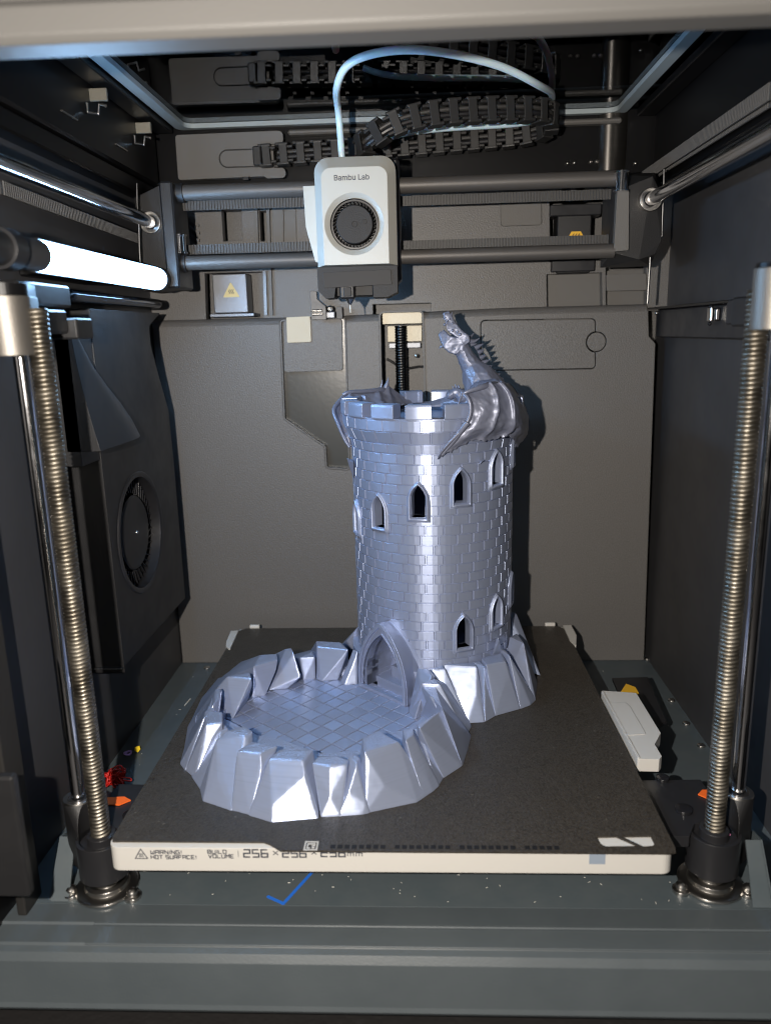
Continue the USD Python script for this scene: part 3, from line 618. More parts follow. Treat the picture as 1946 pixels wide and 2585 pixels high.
t2 = spline([(102.2,140,370.5), (82.9,138,367.7), (51,136,366.6), (19.1,136,365), (-0.2,138,362.3), (-16.7,140,356.7)], 40)
part(pt, 'return_run', tube(t2, 2.1, 12), 'ptfe', smooth=60)

# ================================================================== lead screws and rods
SX, SY, RX, RY, MX = 150.2, -111.4, 164.7, -101.3, 8.0
def thread(p, z0, z1, r, pitch, depth, n=20):
    turns = (z1 - z0) / pitch; k = int(turns * n); a = np.arange(k + 1) * 2 * np.pi / n
    prof = [(r - depth, 0), (r - depth * .25, .16), (r, .38), (r, .56), (r - depth * .25, .78)]
    V = []
    for rr, o in prof:
        z = np.clip(z0 + (a / (2 * np.pi) + o) * pitch, z0, z1)
        V.append(np.c_[p[0] + rr * np.cos(a), p[1] + rr * np.sin(a), z])
    z = np.clip(z0 + (a / (2 * np.pi) + 1) * pitch, z0, z1)
    V.append(np.c_[p[0] + (r - depth) * np.cos(a), p[1] + (r - depth) * np.sin(a), z])
    m = k + 1; F = []
    i = np.arange(k)
    for b in range(5):
        F += [np.c_[b*m + i, b*m + i + 1, (b+1)*m + i + 1], np.c_[b*m + i, (b+1)*m + i + 1, (b+1)*m + i]]
    return trimesh.Trimesh(np.vstack(V), np.vstack(F), process=False)
for s, side in ((-1, 'left'), (1, 'right')):
    x, y = (-142.4, -114.5) if s < 0 else (158.3, -108.3)
    t = thing('lead_screw', 'long threaded steel lead screw at the %s front corner of the print bed' % side, 'lead screw', (x, y, ZF))
    part(t, 'thread', thread((x, y), -36, 244, 4.75, 2.0, .8), 'screw_steel', smooth=35)
    part(t, 'bearing_flange', lathe([(0, 0), (14, 0), (15.5, .6), (15.5, 1.6), (14.5, 2.2), (11, 2.4), (10.4, 4.2), (8.6, 5.0), (8.2, 4.2), (6.5, 4.2), (6, 5.6), (4.8, 5.6)], (x, y, ZF + .1), n=48), 'steel', smooth=30)
    for a in (200, 335, 90):
        c = (x + 17 * math.cos(math.radians(a)), y + 17 * math.sin(math.radians(a)))
        part(t, 'flange_bolt', lathe([(4.2, 0), (4.2, 1.6), (2.6, 2.2), (2.6, 4), (1.6, 5.0), (.1, 5.2)], (c[0], c[1], ZF + .1), n=20), 'steel', smooth=40)
    xr_, yr_ = (-156.9, -104.3) if s < 0 else (172.3, -98.3)
    t = thing('vertical_rod', 'polished chrome guide rod standing beside the %s lead screw' % side, 'guide rod', (xr_, yr_, ZF))
    part(t, 'shaft', cyl((xr_, yr_, ZF + .5), (xr_, yr_, 235), 3.25, n=40), 'chrome', smooth=40)
    cap = thing('screw_cap', 'brushed metal cap block over the %s lead screw and guide rod' % side, 'end cap', ((x + xr_) / 2, y, 230))
    zb0 = 225 if s < 0 else 228
    mid = (np.array((x, y)) * .45 + np.array((xr_, yr_)) * .55)
    c3 = sg.MultiPoint([(-152.6, -119), (xr_, yr_)] if s < 0 else [(163.8, -113.5), (xr_, yr_)]).convex_hull.buffer(9.8, quad_segs=12)
    part(cap, 'body', prism(c3, zb0, 249 if s < 0 else 252, 'z'), 'brushed', smooth=40)
    part(cap, 'lid', prism(c3.buffer(-.6), 252.2 if s > 0 else 249.2, 254, 'z'), 'ceiling_black')
    # nut block of the bed's carrier
    nb = thing('nut_block', 'black nut block holding the print bed on the %s lead screw' % side, 'nut block', (x, y, -30))
    nut = cyl((x, y, -29), (x, y, -9.5), 12.3, n=48) - cyl((x, y, -12), (x, y, -5), 10.6, n=48)
    part(nb, 'nut_housing', nut, 'black_smooth', smooth=30)
    part(nb, 'thread_collar', lathe([(4.9, 2.5), (6.8, 2.0), (7, -2), (10.5, -2.2)], (x, y, -10), n=32), 'black_smooth')
    part(nb, 'slope', hull(np.vstack([arr(cyl((xr_, yr_, -28), (xr_, yr_, 5), 7.4, n=32))[0], arr(cyl((x + s * 3, y + 2.2, -28), (x + s * 3, y + 2.2, -11), 9.4, n=32))[0]])) - cyl((x, y, -30), (x, y, 20), 10.6, n=48), 'black_plastic', smooth=35)
    part(nb, 'rod_ring', lathe([(5.2, 5), (5.2, 5.8), (7.2, 5.8), (7.5, 5)], (xr_, yr_, 0), n=40), 'steel', smooth=30)
    ax = [(135.7,-67.4),(132.5,-87.9)] if s > 0 else [(-134.8,-72.6),(-131.8,-91.1)]
    xin = (131 + 4) * s - 0
    part(nb, 'arm', prism(poly([(ax[0][0] - s * 12, ax[0][1]), (x + s * 8, ax[0][1] + 1), (x + s * 10, y + 8), (x - s * 8, y + 4), (x - s * 14, y - 6), (ax[0][0] - s * 12, y - 6)]), -14, -8.2, 'z'), 'black_smooth')
    part(nb, 'arm_screw', lathe([(4.2, 0), (4.2, 1.5), (2.4, 1.9), (.1, 1.9)], (x - s * 10, y + 14, -8.1), n=24), 'black_gloss')
    part(nb, 'arm_screw', lathe([(3.4, 0), (3.4, 1.5), (2, 1.9), (.1, 1.9)], (x - s * 12, y + 42, -8.1), n=24), 'black_gloss')
t = thing('lead_screw', 'dark oily lead screw seen through the slot at the back', 'lead screw', ((4.5,170,214.9)[0], 170, 150))
part(t, 'thread', thread(((4.5,170,214.9)[0], 170), 100, (4.9,170,234.9)[2], 4.6, 2.0, .5), 'steel_dark', smooth=35)
# gussets at the floor's front corners and floor screws
for s, side, g in ((-1, 'left', [(-166.9,-123.8),(-153.5,-123.6)]), (1, 'right', [(172.1,-119.7),(183.3,-116.5)])):
    t = thing('floor_gusset', 'folded grey sheet metal gusset at the %s front corner of the floor' % side, 'gusset', (g[0][0], g[0][1], ZF))
    x = g[0][0] if s < 0 else g[1][0] - 2
    part(t, 'web', prism(poly([(-124, ZF + .2), (-96, ZF + .2), (-96, -18), (-106, -16)]), x, x + s * 1.4, 'x'), 'floor_paint')
    part(t, 'fold', hull([(x - s * 9, -124, ZF + .3), (x, -124, ZF + .3), (x, -106, -16), (x - s * 7, -106, -16), (x - s * 9, -125, ZF + .3), (x, -125, ZF + .3), (x, -107, -15.4), (x - s * 7, -107, -15.4)]), 'floor_paint')
for u, v in ((1393,1420),(1456,1508),(1455,1512),(435,1520),(447,1443),(1476,1558),(1513,1612)):
    pass
for p, lb_ in zip(((200.3,84.3,-39), (199.6,50.1,-39), (199.4,20.9,-39), (203.5,158,-39), (-149.6,81.5,-39), (-161.6,144.4,-39), (-138.4,-37.1,-39)), ('large round screw head on the floor behind the cream cable cover', 'small screw head on the floor beside the middle of the cable cover', 'small screw head on the floor near the right wall, closest to the lead screw', 'tiny screw head at the back right corner of the floor under the back cover', 'round screw head on the floor left of the bed, above the pale sliver', 'small screw head at the back left corner of the floor', 'screw head on the floor just behind the red filament clump')):
    solo('floor_screw', lathe([(2.6, .1), (2.4, 1.0), (1.4, 1.5), (.1, 1.6)], p, n=20), 'steel', lb_, 'screw', 40, 'screw heads in the floor plate')

# ================================================================== heated bed and build plate
bed = thing('heated_bed', 'print bed with a cream front edge carrying warning text', 'print bed', (0, 0, -14))
bz0, bz1 = -13.2, -.9
part(bed, 'bezel', prism(rrect(-130.6, 130.6, -134.6, 135, 5), bz0, bz1, 'z'), 'cream')
part(bed, 'underside', box(-120, 120, -112, 128, -19, -13.4, 1), 'black_plastic')
for u, v in ((435, 1884), (1285, 1884)):
    pass
for p in ((-94.8,-112,-32.1), (100.5,-112,-30)):
    part(bed, 'levelling_knob', lathe([(0, -21.8), (7.0, -21.8), (8.2, -20.8), (8.2, -14), (0, -13.5)], (p[0], -112, 0), n=28), 'black_plastic', smooth=30)
tp_ = [(132.8,18.6),(153.9,15.2),(154.1,-35.3),(147.1,-47.5),(147.2,-60),(144.9,-63.3),(133.7,-62.8)]
tp_[0] = (tp_[0][0], tp_[0][1])
blk = part(bed, 'cable_cover', prism(rpoly(tp_, .8), -5.5, 2, 'z'), 'cream', label='cream plastic cable cover standing on the right edge of the bed')
ii = rpoly([(132.9,1.5),(143.9,1.4),(145.2,-3.4),(145.5,-36.9),(133.9,-38.4)], 1.5)
part(blk, 'inlay', prism(ii, 2.05, 2.35, 'z'), 'cream')
part(blk, 'inner_rim', prism(sg.LineString([(132.8,16),(134.2,-61.9)]).buffer(.7), -5, 2.6, 'z'), 'cream')
part(bed, 'corner_stop', prism(rpoly([(129.2,133.9),(135.5,134.7),(135.7,113.8),(131.2,92.6),(128.8,104.9)], .5), -5, 1, 'z'), 'cream')
part(bed, 'corner_stop', prism(rpoly([(-134.5,127.4),(-128.7,128.3),(-126.7,90.7),(-131.1,96.9),(-132.9,105.8)], .5), -5, 1, 'z'), 'cream')
for q in ((119.4,140.6,-0), (-117.4,138.5,0)):
    part(bed, 'rear_tab', box(q[0] - 4, q[0] + 4, 135.6, 138.2, -4, 2.2, .5), 'cream')
# printed text on the cream edge
YF = -134.62
G = {'W': [[(0,6),(0,0),(4,0),(4,6)],[(2,0),(2,4)]], 'A': [[(0,0),(0,6),(4,6),(4,0)],[(0,2.6),(4,2.6)]], 'R': [[(0,0),(0,6),(4,6),(4,3),(0,3)],[(2,3),(4,0)]],
     'N': [[(0,0),(0,6),(4,0),(4,6)]], 'I': [[(.6,0),(.6,6)]], 'G': [[(4,6),(0,6),(0,0),(4,0),(4,3),(2,3)]], '!': [[(.6,6),(.6,2)],[(.6,.7),(.6,0)]], 'H': [[(0,0),(0,6)],[(4,0),(4,6)],[(0,3),(4,3)]],
     'O': [[(0,0),(0,6),(4,6),(4,0),(0,0)]], 'T': [[(0,6),(4,6)],[(2,6),(2,0)]], 'S': [[(4,6),(0,6),(0,3),(4,3),(4,0),(0,0)]], 'U': [[(0,6),(0,0),(4,0),(4,6)]], 'F': [[(0,0),(0,6),(4,6)],[(0,3),(3.4,3)]],
     'C': [[(4,6),(0,6),(0,0),(4,0)]], 'E': [[(4,6),(0,6),(0,0),(4,0)],[(0,3),(3.4,3)]], 'B': [[(0,0),(0,6),(3.6,6),(3.6,3),(0,3)],[(3.6,3),(4,2.6),(4,0),(0,0)]], 'L': [[(0,6),(0,0),(4,0)]],
     'D': [[(0,0),(0,6),(3.2,6),(4,5),(4,1),(3.2,0),(0,0)]], 'V': [[(0,6),(2,0),(4,6)]], 'M': [[(0,0),(0,6),(2,3),(4,6),(4,0)]], '2': [[(0,6),(4,6),(4,3),(0,3),(0,0),(4,0)]], '5': [[(4,6),(0,6),(0,3),(4,3),(4,0),(0,0)]],
     '6': [[(4,6),(0,6),(0,0),(4,0),(4,3),(0,3)]], 'x': [[(.3,.8),(3.7,5.2)],[(.3,5.2),(3.7,.8)]], 'm': [[(0,0),(0,3.6),(4.4,3.6),(4.4,0)],[(2.2,3.6),(2.2,0)]], '3': [[(0,7),(1.8,7),(1.8,4.2),(0,4.2)],[(.4,5.6),(1.8,5.6)]], '|': [[(.5,-1),(.5,7)]]}
def strokes(s, h, wt, sx=1.0):
    x, gs = 0., []
    k = h / 6
    for c in s:
        if c == ' ': x += 3 * k * sx; continue
        for st in G[c]: gs.append(sg.LineString([(x + a * k * sx, b * k) for a, b in st]).buffer(wt / 2, cap_style='flat', join_style='mitre'))
        x += {'I': 2.4, '!': 2.4, '|': 3, '3': 3, 'm': 6.4}.get(c, 5.7) * k * sx
    return shapely.union_all(gs), x
def print_on_edge(s, p, h, wt, sx, name='lettering'):
    g, w = strokes(s, h, wt, sx)
    return part(bed, name, place(prism(g, .0, .08), (p[0], YF, p[2]), (1, 0, 0), (0, 0, 1)), 'ink')
def fit(s, p0, p1, h, wt):
    g, w = strokes(s, h, wt, 1.0); b = g.bounds[2]; print_on_edge(s, p0, h, wt, (p1[0] - p0[0]) / b)
fit('WARNING!', (-110.1,-134.6,-4.1), (-95.4,-134.6,-4), 1.8, .42)
fit('HOT SURFACE!', (-110.2,-134.6,-6.7), (-88.7,-134.6,-6.6), 1.8, .42)
fit('BUILD', (-83.2,-134.6,-3.7), (-74.2,-134.6,-3.6), 1.8, .42)
fit('VOLUME', (-82.9,-134.6,-6.1), (-71.2,-134.6,-6.1), 1.8, .42)
fit('|', (-68.9,-134.6,-5.6), (-68.5,-134.6,-5.5), 2.6, .25) if False else print_on_edge('|', (-69.1,-134.6,-5.1), 2.6, .25, 1.)
fit('256', (-66.3,-134.6,-5.5), (-54.8,-134.6,-5.5), 3.9, .72)
fit('x', (-52.8,-134.6,-4.7), (-50,-134.6,-4.7), 2.9, .42)
fit('256', (-48.1,-134.6,-5.4), (-36.9,-134.6,-5.3), 3.9, .72)
fit('x', (-34.9,-134.6,-4.3), (-32.1,-134.6,-4.3), 2.9, .42)
fit('256', (-30.2,-134.6,-5), (-18.8,-134.6,-5), 3.9, .72)
fit('mm', (-17.9,-134.6,-4.7), (-11,-134.6,-4.7), 2.9, .42)
fit('3', (-10.6,-134.6,-4.2), (-9.3,-134.6,-4.2), 2.2, .3)
tri = sg.Polygon([(-2.9, 0), (2.9, 0), (0, 5.0)]).buffer(.25)
c = (-114.8,-134.6,-6.6)
g_ = [tri.difference(tri.buffer(-.45)), sg.box(-1.2, .75, 1.2, 1.05)] + [sg.LineString([(x + .22 * math.sin(k * 1.4), 1.35 + .24 * k) for k in range(7)]).buffer(.14) for x in (-.75, 0, .75)]
part(bed, 'warning_triangle', place(prism(shapely.union_all(g_), 0, .08), (c[0], YF, c[2]), (1, 0, 0), (0, 0, 1)), 'ink')
s0, s1 = (92.4,-134.6,-8.1), (99.7,-134.6,-1.2)
part(bed, 'sticker', box(s0[0], s1[0], YF - .1, YF - .01, s0[2], s1[2]), 'sticker_grey')
# the removable plate
pts = [(-127.5,-127.2),(-57.4,-128.7),(-54.4,-130.7),(-48.5,-136.6),(125.6,-136.3),(128.9,-135),(131.1,-130.5)]
po = sg.Polygon([(-129.5, -131), (pts[1][0], -131.2), (pts[2][0], -132.6), (pts[3][0], -137.2), (127, -137.6), (130.3, -136.6), (131, -133.5), (130.6, 128), (124, 135), (-124, 135), (-130.3, 128), (-130.5, -128)])
po = po.buffer(.6, quad_segs=3).buffer(-.6)
h1 = sg.Polygon([(97.7,-126.5),(106.3,-126.1),(113.9,-132.3),(100.1,-132.7),(98.5,-131.4)]).buffer(.5).buffer(-.2)
h2 = sg.Polygon([(109.5,-126),(122.1,-125.6),(122.2,-131.2),(121,-132.2),(117,-132.6)]).buffer(.5).buffer(-.2)
bp = thing('build_plate', 'black textured steel build plate lying on the print bed', 'build plate', (0, 0, 0))
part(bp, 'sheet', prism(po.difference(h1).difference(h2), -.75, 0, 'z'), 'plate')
lg = (-38,-133.9,0.1); 
sq = sg.box(0, 0, 6.4, 6.4); gl_ = sq.difference(sg.box(.7, .7, 5.7, 5.7)).union(sg.LineString([(1.6, 4.9), (1.6, 1.6), (3.0, 1.6)]).buffer(.35, cap_style='flat', join_style='mitre')).union(sg.LineString([(1.6, 4.6), (4.8, 4.6), (4.8, 3.4), (3.4, 3.4)]).buffer(.35, cap_style='flat', join_style='mitre')).union(sg.box(3.7, 1.4, 5.0, 2.5))
part(bp, 'logo_mark', prism(affinity.translate(gl_, lg[0], -137.0), .02, .12, 'z'), 'cream')
gx = (-25.8,-131.8,0)[0]
part(bp, 'tone_print', prism(shapely.union_all([sg.box(gx + 3.3 * k, -135.6, gx + 3.3 * k + 2.3, -132.9) for k in range(32) if k % 9 != 8]), .01, .05, 'z'), 'head_panel')

# ================================================================== marks and scraps
solo('check_mark', prism(sg.LineString([(-59.7,-120.3), (-51.4,-124.9), (-38.5,-98.7), (-36.5,-95)]).buffer(.85, quad_segs=4), ZF + .02, ZF + .12, 'z'), 'blue', 'blue marker tick drawn on the grey floor plate below the bed', 'tick mark')
solo('filament_scrap', tube(spline([np.array((-178.8,10.8,-38)) + 2.2 * np.array((math.cos(a), .9 * math.sin(a), .15 * math.sin(2 * a))) for a in np.linspace(0, 6.1, 14)], 40), .75, 8), 'violet', 'violet ring of filament scrap on the floor left of the bed', 'filament scrap', 60)
solo('filament_scrap', hull([np.array((-173.5,13.7,-37)) + np.array(o) for o in ((-2, 0, -1), (1, -1.6, -1.5), (2.2, .5, 0), (0, 1.8, 1.4), (-1, -1, 2), (1.5, 1, 2), (-.5, 2, -1))]), 'yellow', 'small yellow filament blob on the floor beside the violet ring', 'filament scrap')
rc = np.array((-173,-26,-33)); rr = np.random.RandomState(3)
clump = [tube(spline(rc + rr.uniform(-1, 1, (9, 3)) * (5.5, 5, 4.5), 70), .5, 6) for _ in range(9)] + [tube(spline([rc + (4, 0, 0), rc + (8, -1, .5), rc + (11, -1.5, 0), rc + (11.5, -2.5, -.5), rc + (8, -2.5, -.5), rc + (5, -1.5, -1)], 30), .45, 6)]
solo('filament_scrap', clump, 'red', 'tangled clump of red filament on the floor behind the left lead screw', 'filament scrap', 60)
for P_, lb_ in (((-146.9,-88.5,-7.9), 'orange filament flake on the black arm behind the left lead screw'), ((164.4,-81,-7.9), 'orange pointed label flake on the black arm beside the right lead screw')):
    s = 1 if P_[0] > 0 else -1
    solo('orange_flake', hull([np.array(P_) + np.array(o) * (s, 1, 1) for o in ((-4.5, 0, 0), (-1, 4, 0), (6, 4, 0), (6, -4, 0), (0, -4.6, 0), (-4.5, 0, .5), (-1, 4, .5), (6, 4, .5), (6, -4, .5), (0, -4.6, .5))] if s > 0 else [np.array(P_) + np.array(o) for o in ((-7, -3, 0), (5, -3.2, 0), (9.5, 1, 0), (5, 4, 0), (-7, 3, 0), (-7, -3, .6), (5, -3.2, .6), (9.5, 1, .6), (5, 4, .6), (-7, 3, .6))]), 'orange', lb_, 'plastic flake')
solo('filament_scrap', [ball(np.array((164,-109.1,-10.8)) + np.array(o), .8, 1) for o in ((0, 0, 0), (.9, -.5, .3), (-.7, .6, .1), (.3, -1.2, .2))], 'pink', 'tiny pink crumb of filament on the right nut block', 'filament scrap')
solo('filament_scrap', tube(spline([(155.4,-109.6,-10.5), (156,-111.5,-10.4), (156.4,-112.8,-10.2), (156.1,-113.8,-11)], 16), .5, 6), 'yellow_label', 'thin amber filament thread at the foot of the right lead screw', 'filament scrap', 60)
solo('filament_scrap', tube(spline([(186.5,-91.1,-30), (187.2,-93.1,-29), (187.4,-94.9,-29), (186.5,-96.1,-30)], 16), .6, 6), 'blue', 'short blue filament curl behind the right nut block', 'filament scrap', 60)
solo('filament_scrap', tube(spline([(-185.9,161.7,-38.3), (-183.9,165.8,-38), (-182.6,171.1,-38.2)], 10), .45, 6), 'violet', 'pale violet strand lying at the foot of the back cover', 'filament scrap', 60)
solo('filament_scrap', hull(np.vstack([arr(cyl((-160.7,78.6,-38.6), (-159.4,88.7,-38.4), .4, n=6))[0]])), 'chip', 'thin whitish sliver on the floor left of the bed', 'filament scrap')
wl = [(156.1,59.3),(163.3,72.2),(168.4,67),(168.3,57),(159.4,53.6)]
solo('warning_plate', prism(poly(wl), -20, -19.4, 'z'), 'yellow_label', 'amber diamond warning label half hidden behind the cream cable cover', 'label')
solo('bed_bracket', prism(poly([(156.4,84.2),(182.2,85.5),(175.9,19.7),(151.7,-3.4)]), -22.5, -20.6, 'z'), 'black_smooth', 'black bracket plate under the right edge of the bed behind the cable cover', 'bracket')
cr = random.Random(5)
chips = []
for k in range(70):
    x, y = cr.uniform(-135, 150), cr.uniform(-123, -95); a = cr.uniform(0, 3.14); l = cr.uniform(.2, .9)
    if cr.random() < .35: x, y = cr.choice((-1, 1)) * cr.uniform(135, 180) + 8, cr.uniform(-60, 140)
    d = np.array((math.cos(a), math.sin(a), 0)) * l; n_ = np.array((-math.sin(a), math.cos(a), 0)) * .14; c = np.array((x, y, ZF + .03))
    chips.append(hull([c + d + n_, c + d - n_, c - d + n_, c - d - n_, c + (0, 0, .2)]))
p = part(None, 'plastic_crumbs', chips, 'chip'); tag(stage.GetPrimAtPath(p), 'fine pale plastic crumbs scattered over the grey floor plate', 'crumbs', kind='stuff')
# ================================================================== the printed castle
AX, AY, RT = 26., 55., 51.4
castle = thing('castle_model', 'slate-blue silky printed castle tower with rocky courtyard and a dragon on its battlements', 'printed model', (-10, 0, 0))
def cp(th, r, z):        # th in degrees from the camera side towards +x
    a = math.radians(th); return (AX + r * math.sin(a), AY - r * math.cos(a), z)
wins = [(-69.5, 102, 1), (-39.7, 110.4, 1), (-10.3, 119, 1), (18, 127.2, 1), (47.2, 135.5, 1), (77, 144, 1), (19.8, 34.6, 1.03), (48.6, 43.1, 1), (75, 51.5, 1)]
def gothic(w, h, z0=0., n=12):
    """pointed arch outline, width w, height h, foot at z0"""
    hs = h - w * .95; R_ = (w * .5 * w * .5 + (h - hs) ** 2) / w     # arcs centred on the springing line
    pts = [(-w / 2, z0), (w / 2, z0)]
    a1 = math.asin(min(1, (h - hs) / R_)); cx = w / 2 - R_
    for k in range(n + 1):
        a = a1 * k / n; pts.append((cx + R_ * math.cos(a), z0 + hs + R_ * math.sin(a)))
    for k in range(n, -1, -1):
        a = a1 * k / n; pts.append((-cx - R_ * math.cos(a), z0 + hs + R_ * math.sin(a)))
    return sg.Polygon(pts).buffer(0)
WW, WH = 14.6, 25.4
def bend(m, th, zs, R0):
    """flat relief (x across, y up, z out) wrapped onto the tower"""
    v, f = arr(m); a = np.radians(th) + v[:, 0] / R0; r = R0 + v[:, 2]
    return trimesh.Trimesh(np.c_[AX + r * np.sin(a), AY - r * np.cos(a), zs + v[:, 1]], f, process=False)
# the wall tube with its window and door openings
wall = cyl((AX, AY, 2), (AX, AY, 176), RT, n=120) - cyl((AX, AY, 12), (AX, AY, 200), RT - 6, n=96)
open_ = []
for th, z, k in wins:
    g = gothic(WW * .56 * k, WH * .76 * k, 3.2 * k)
    pr = man(prism(g, 0, 30))                       # local: x, y(up), z(out)
    v, f = arr(pr); a = math.radians(th)
    ux, uo = np.array((math.cos(a), math.sin(a), 0)), np.array((math.sin(a), -math.cos(a), 0))
    V = np.array((AX, AY, z)) + v[:, :1] * ux + v[:, 1:2] * np.array((0, 0, 1.)) + (v[:, 2:3] + 34) * uo
    o = man((V, f)); o = o if o.volume() > 0 else man((V, np.asarray(f)[:, ::-1]))
    open_.append((th, z, o)); wall = wall - o
# door porch: feet found on the courtyard floor
DZ = 5.
dm = np.array((-7.7, 6.75)); dx = np.array((.724, -.689)); dn = np.array((-.689, -.724))
def door(v):             # local x across, y up, z out of the porch front
    v = np.asarray(v, float)
    return np.c_[dm[0] + v[:, 0] * dx[0] + v[:, 2] * dn[0], dm[1] + v[:, 0] * dx[1] + v[:, 2] * dn[1], DZ + v[:, 1]]
def door_solid(g, z0, z1):
    v, f = arr(prism(g, z0, z1)); V = door(v)
    o = man((V, f)); return o if o.volume() > 0 else man((V, np.asarray(f)[:, ::-1]))
DW, DH = 43.6, 49.6
d_out, d_in = gothic(DW, DH, 0, 18), gothic(DW - 7.6, DH - 8.2, 0, 18)
wall = wall - door_solid(d_in, -40, 2)
part(castle, 'tower_wall', wall, 'silk', smooth=25)
tower_cyl = cyl((AX, AY, 0), (AX, AY, 176), RT - 3, n=96)
dp = np.array(d_out.exterior.coords)
porch = hull(np.vstack([door(np.c_[dp, np.zeros(len(dp))]), door(np.c_[dp * (.74, .93), np.full(len(dp), -24.)])])) - door_solid(d_in, -60, 5) - tower_cyl
part(castle, 'door_arch', porch, 'silk', smooth=25)
part(castle, 'arch_moulding', door_solid(d_out.buffer(-.3).difference(d_out.buffer(-2.4)), -.5, 1.6), 'silk', smooth=25)
part(castle, 'arch_fillet', door_solid(d_in.buffer(.9).difference(d_in), -1.4, .5), 'silk', smooth=25)
for k in range(3):
    part(castle, 'stair_step', door_solid(sg.box(-12.5 + 7 * k, -.5, 18, 7 + 7.5 * k), -27, -7.0 - 6.5 * k), 'silk_edge')
part(castle, 'door_reveal', door_solid(d_in.buffer(2.2).difference(d_in.buffer(.05)), -29, -2.2), 'silk')
back_w = door_solid(sg.box(-21, -1, 21, 48), -31, -27.5)
part(castle, 'door_back_wall', back_w, 'silk')
for r in range(7):
    for c_ in range(4):
        x0 = -20.5 + 10.4 * c_ + (5.2 if r % 2 else 0)
        part(castle, 'inner_brick', door_solid(sg.box(x0 + .4, .3 + 6.1 * r, min(x0 + 10, 20.8), 6 + 6.1 * r), -27.4, -26.5), 'silk')
# bricks
dA, RH = 12.0, 6.13
def brick(th0, th1, z0, z1, r0, r1=None, h=.62, c=.30, na=3, ch=.42):
    """curved brick on a wall of radius r0 (foot) to r1 (head), standing h proud with chamfered edges"""
    r1 = r0 if r1 is None else r1; ca = math.degrees(ch / r0)
    A = [th0, th0 + ca] + [th0 + ca + (th1 - th0 - 2 * ca) * (i + 1) / na for i in range(na - 1)] + [th1 - ca, th1]
    Z = [z0, z0 + c, z1 - c, z1]; V = []
    for j, z in enumerate(Z):
        rz = r0 + (r1 - r0) * (z - z0) / (z1 - z0)
        for i, a in enumerate(A):
            e = j in (0, 3) or i in (0, len(A) - 1)
            V.append(cp(a, rz + (-.35 if e else h), z))
    n = len(A); F = []
    for j in range(3):
        for i in range(n - 1):
            F += [(j*n+i, j*n+i+1, (j+1)*n+i+1), (j*n+i, (j+1)*n+i+1, (j+1)*n+i)]
    m = len(V); V.append(cp((th0 + th1) / 2, r0 - .8, (z0 + z1) / 2))
    loop = [i for i in range(n)] + [j*n+n-1 for j in range(1, 4)] + [3*n+i for i in range(n-2, -1, -1)] + [j*n for j in (2, 1)]
    for a, b in zip(loop, loop[1:] + loop[:1]): F.append((m, b, a))
    return (np.array(V), np.array(F))
cut_door = door_solid(d_out.buffer(.4), -60, 30)
rest = []
for r in range(23):
    z1 = 160 - RH * r; z0 = z1 - RH
    off = (0, .55, .28)[r % 3] * dA - .4
    for k in range(30):
        t0 = off + dA * k; t0 = (t0 + 180) % 360 - 180; t1 = t0 + dA
        mid = (t0 + t1) / 2
        j = .20 + rnd.uniform(0, .12)
        B = brick(t0 + j, t1 - j, z0 + .10, z1 - .10, RT, h=.62 + rnd.uniform(0, .2))
        near = [o for th, z, o in open_ if abs(mid - th) < 16 and z - 6 < (z0 + z1) / 2 < z + 30]
        isd = -75 < mid < 0 and z0 < 62
        if near or isd:
            b = man(B)
            if b.volume() < 0: b = man((B[0], B[1][:, ::-1]))
            for o in near: b = b - o
            if isd: b = b - cut_door
            if b.is_empty() or b.volume() < .5: continue
            B = b
        if -80 < mid < 80: part(castle, 'brick', B, 'silk')
        else: rest.append(B)
for r, (z0, z1, r0, r1) in enumerate(((160.2, 165.9, RT + .1, RT + 1.3), (166.2, 173.4, RT + 1.4, 56.2), (173.7, 180.3, 56.4, 56.6))):
    wallp = lathe([(45, z0 - .3), (r0, z0 - .3), (r1, z1 + .3), (45, z1 + .3)], (AX, AY, 0), n=96)
    part(castle, 'parapet_ring', wallp, 'silk', smooth=25)
    for k in range(30):
        t0 = ((0, .45, .0)[r] * dA + dA * k + 180 + 5) % 360 - 180
        B = brick(t0 + .2, t0 + dA - .2, z0, z1, r0, r1, h=.6)
        if -85 < t0 + 6 < 85: part(castle, 'parapet_brick', B, 'silk')
        else: rest.append(B)
p = part(castle, 'rear_bricks', rest, 'silk'); stage.GetPrimAtPath(p).SetCustomDataByKey('kind', 'stuff')
part(castle, 'parapet_walk', prism(sg.Point(AX, AY).buffer(50, quad_segs=24), 174, 177, 'z'), 'silk')
part(castle, 'parapet_curb', lathe([(47.5, 176), (56.8, 176), (56.8, 181.3), (47.5, 181.3)], (AX, AY, 0), n=96), 'silk', smooth=25)
for k in range(16):
    th = 14 + 22.5 * k; th = (th + 180) % 360 - 180
    V = []
    def sect(r0, r1, z, da):
        return [cp(th + a, r, z) for a in np.linspace(-da, da, 7) for r in (r0, r1)]
    mer = None
    aa = np.linspace(-7.6, 7.6, 5)
    for i in range(4):
        q = hull([cp(th + a, r, z) for a in (aa[i], aa[i + 1]) for r, z in ((47.6, 181.4), (58.0, 180.9), (58.3, 181.6), (58.3, 188.4), (57.5, 189.5), (48.4, 189.5), (47.6, 188.6))])
        mer = q if mer is None else mer + q
    part(castle, 'merlon', mer, 'silk_edge', smooth=20)
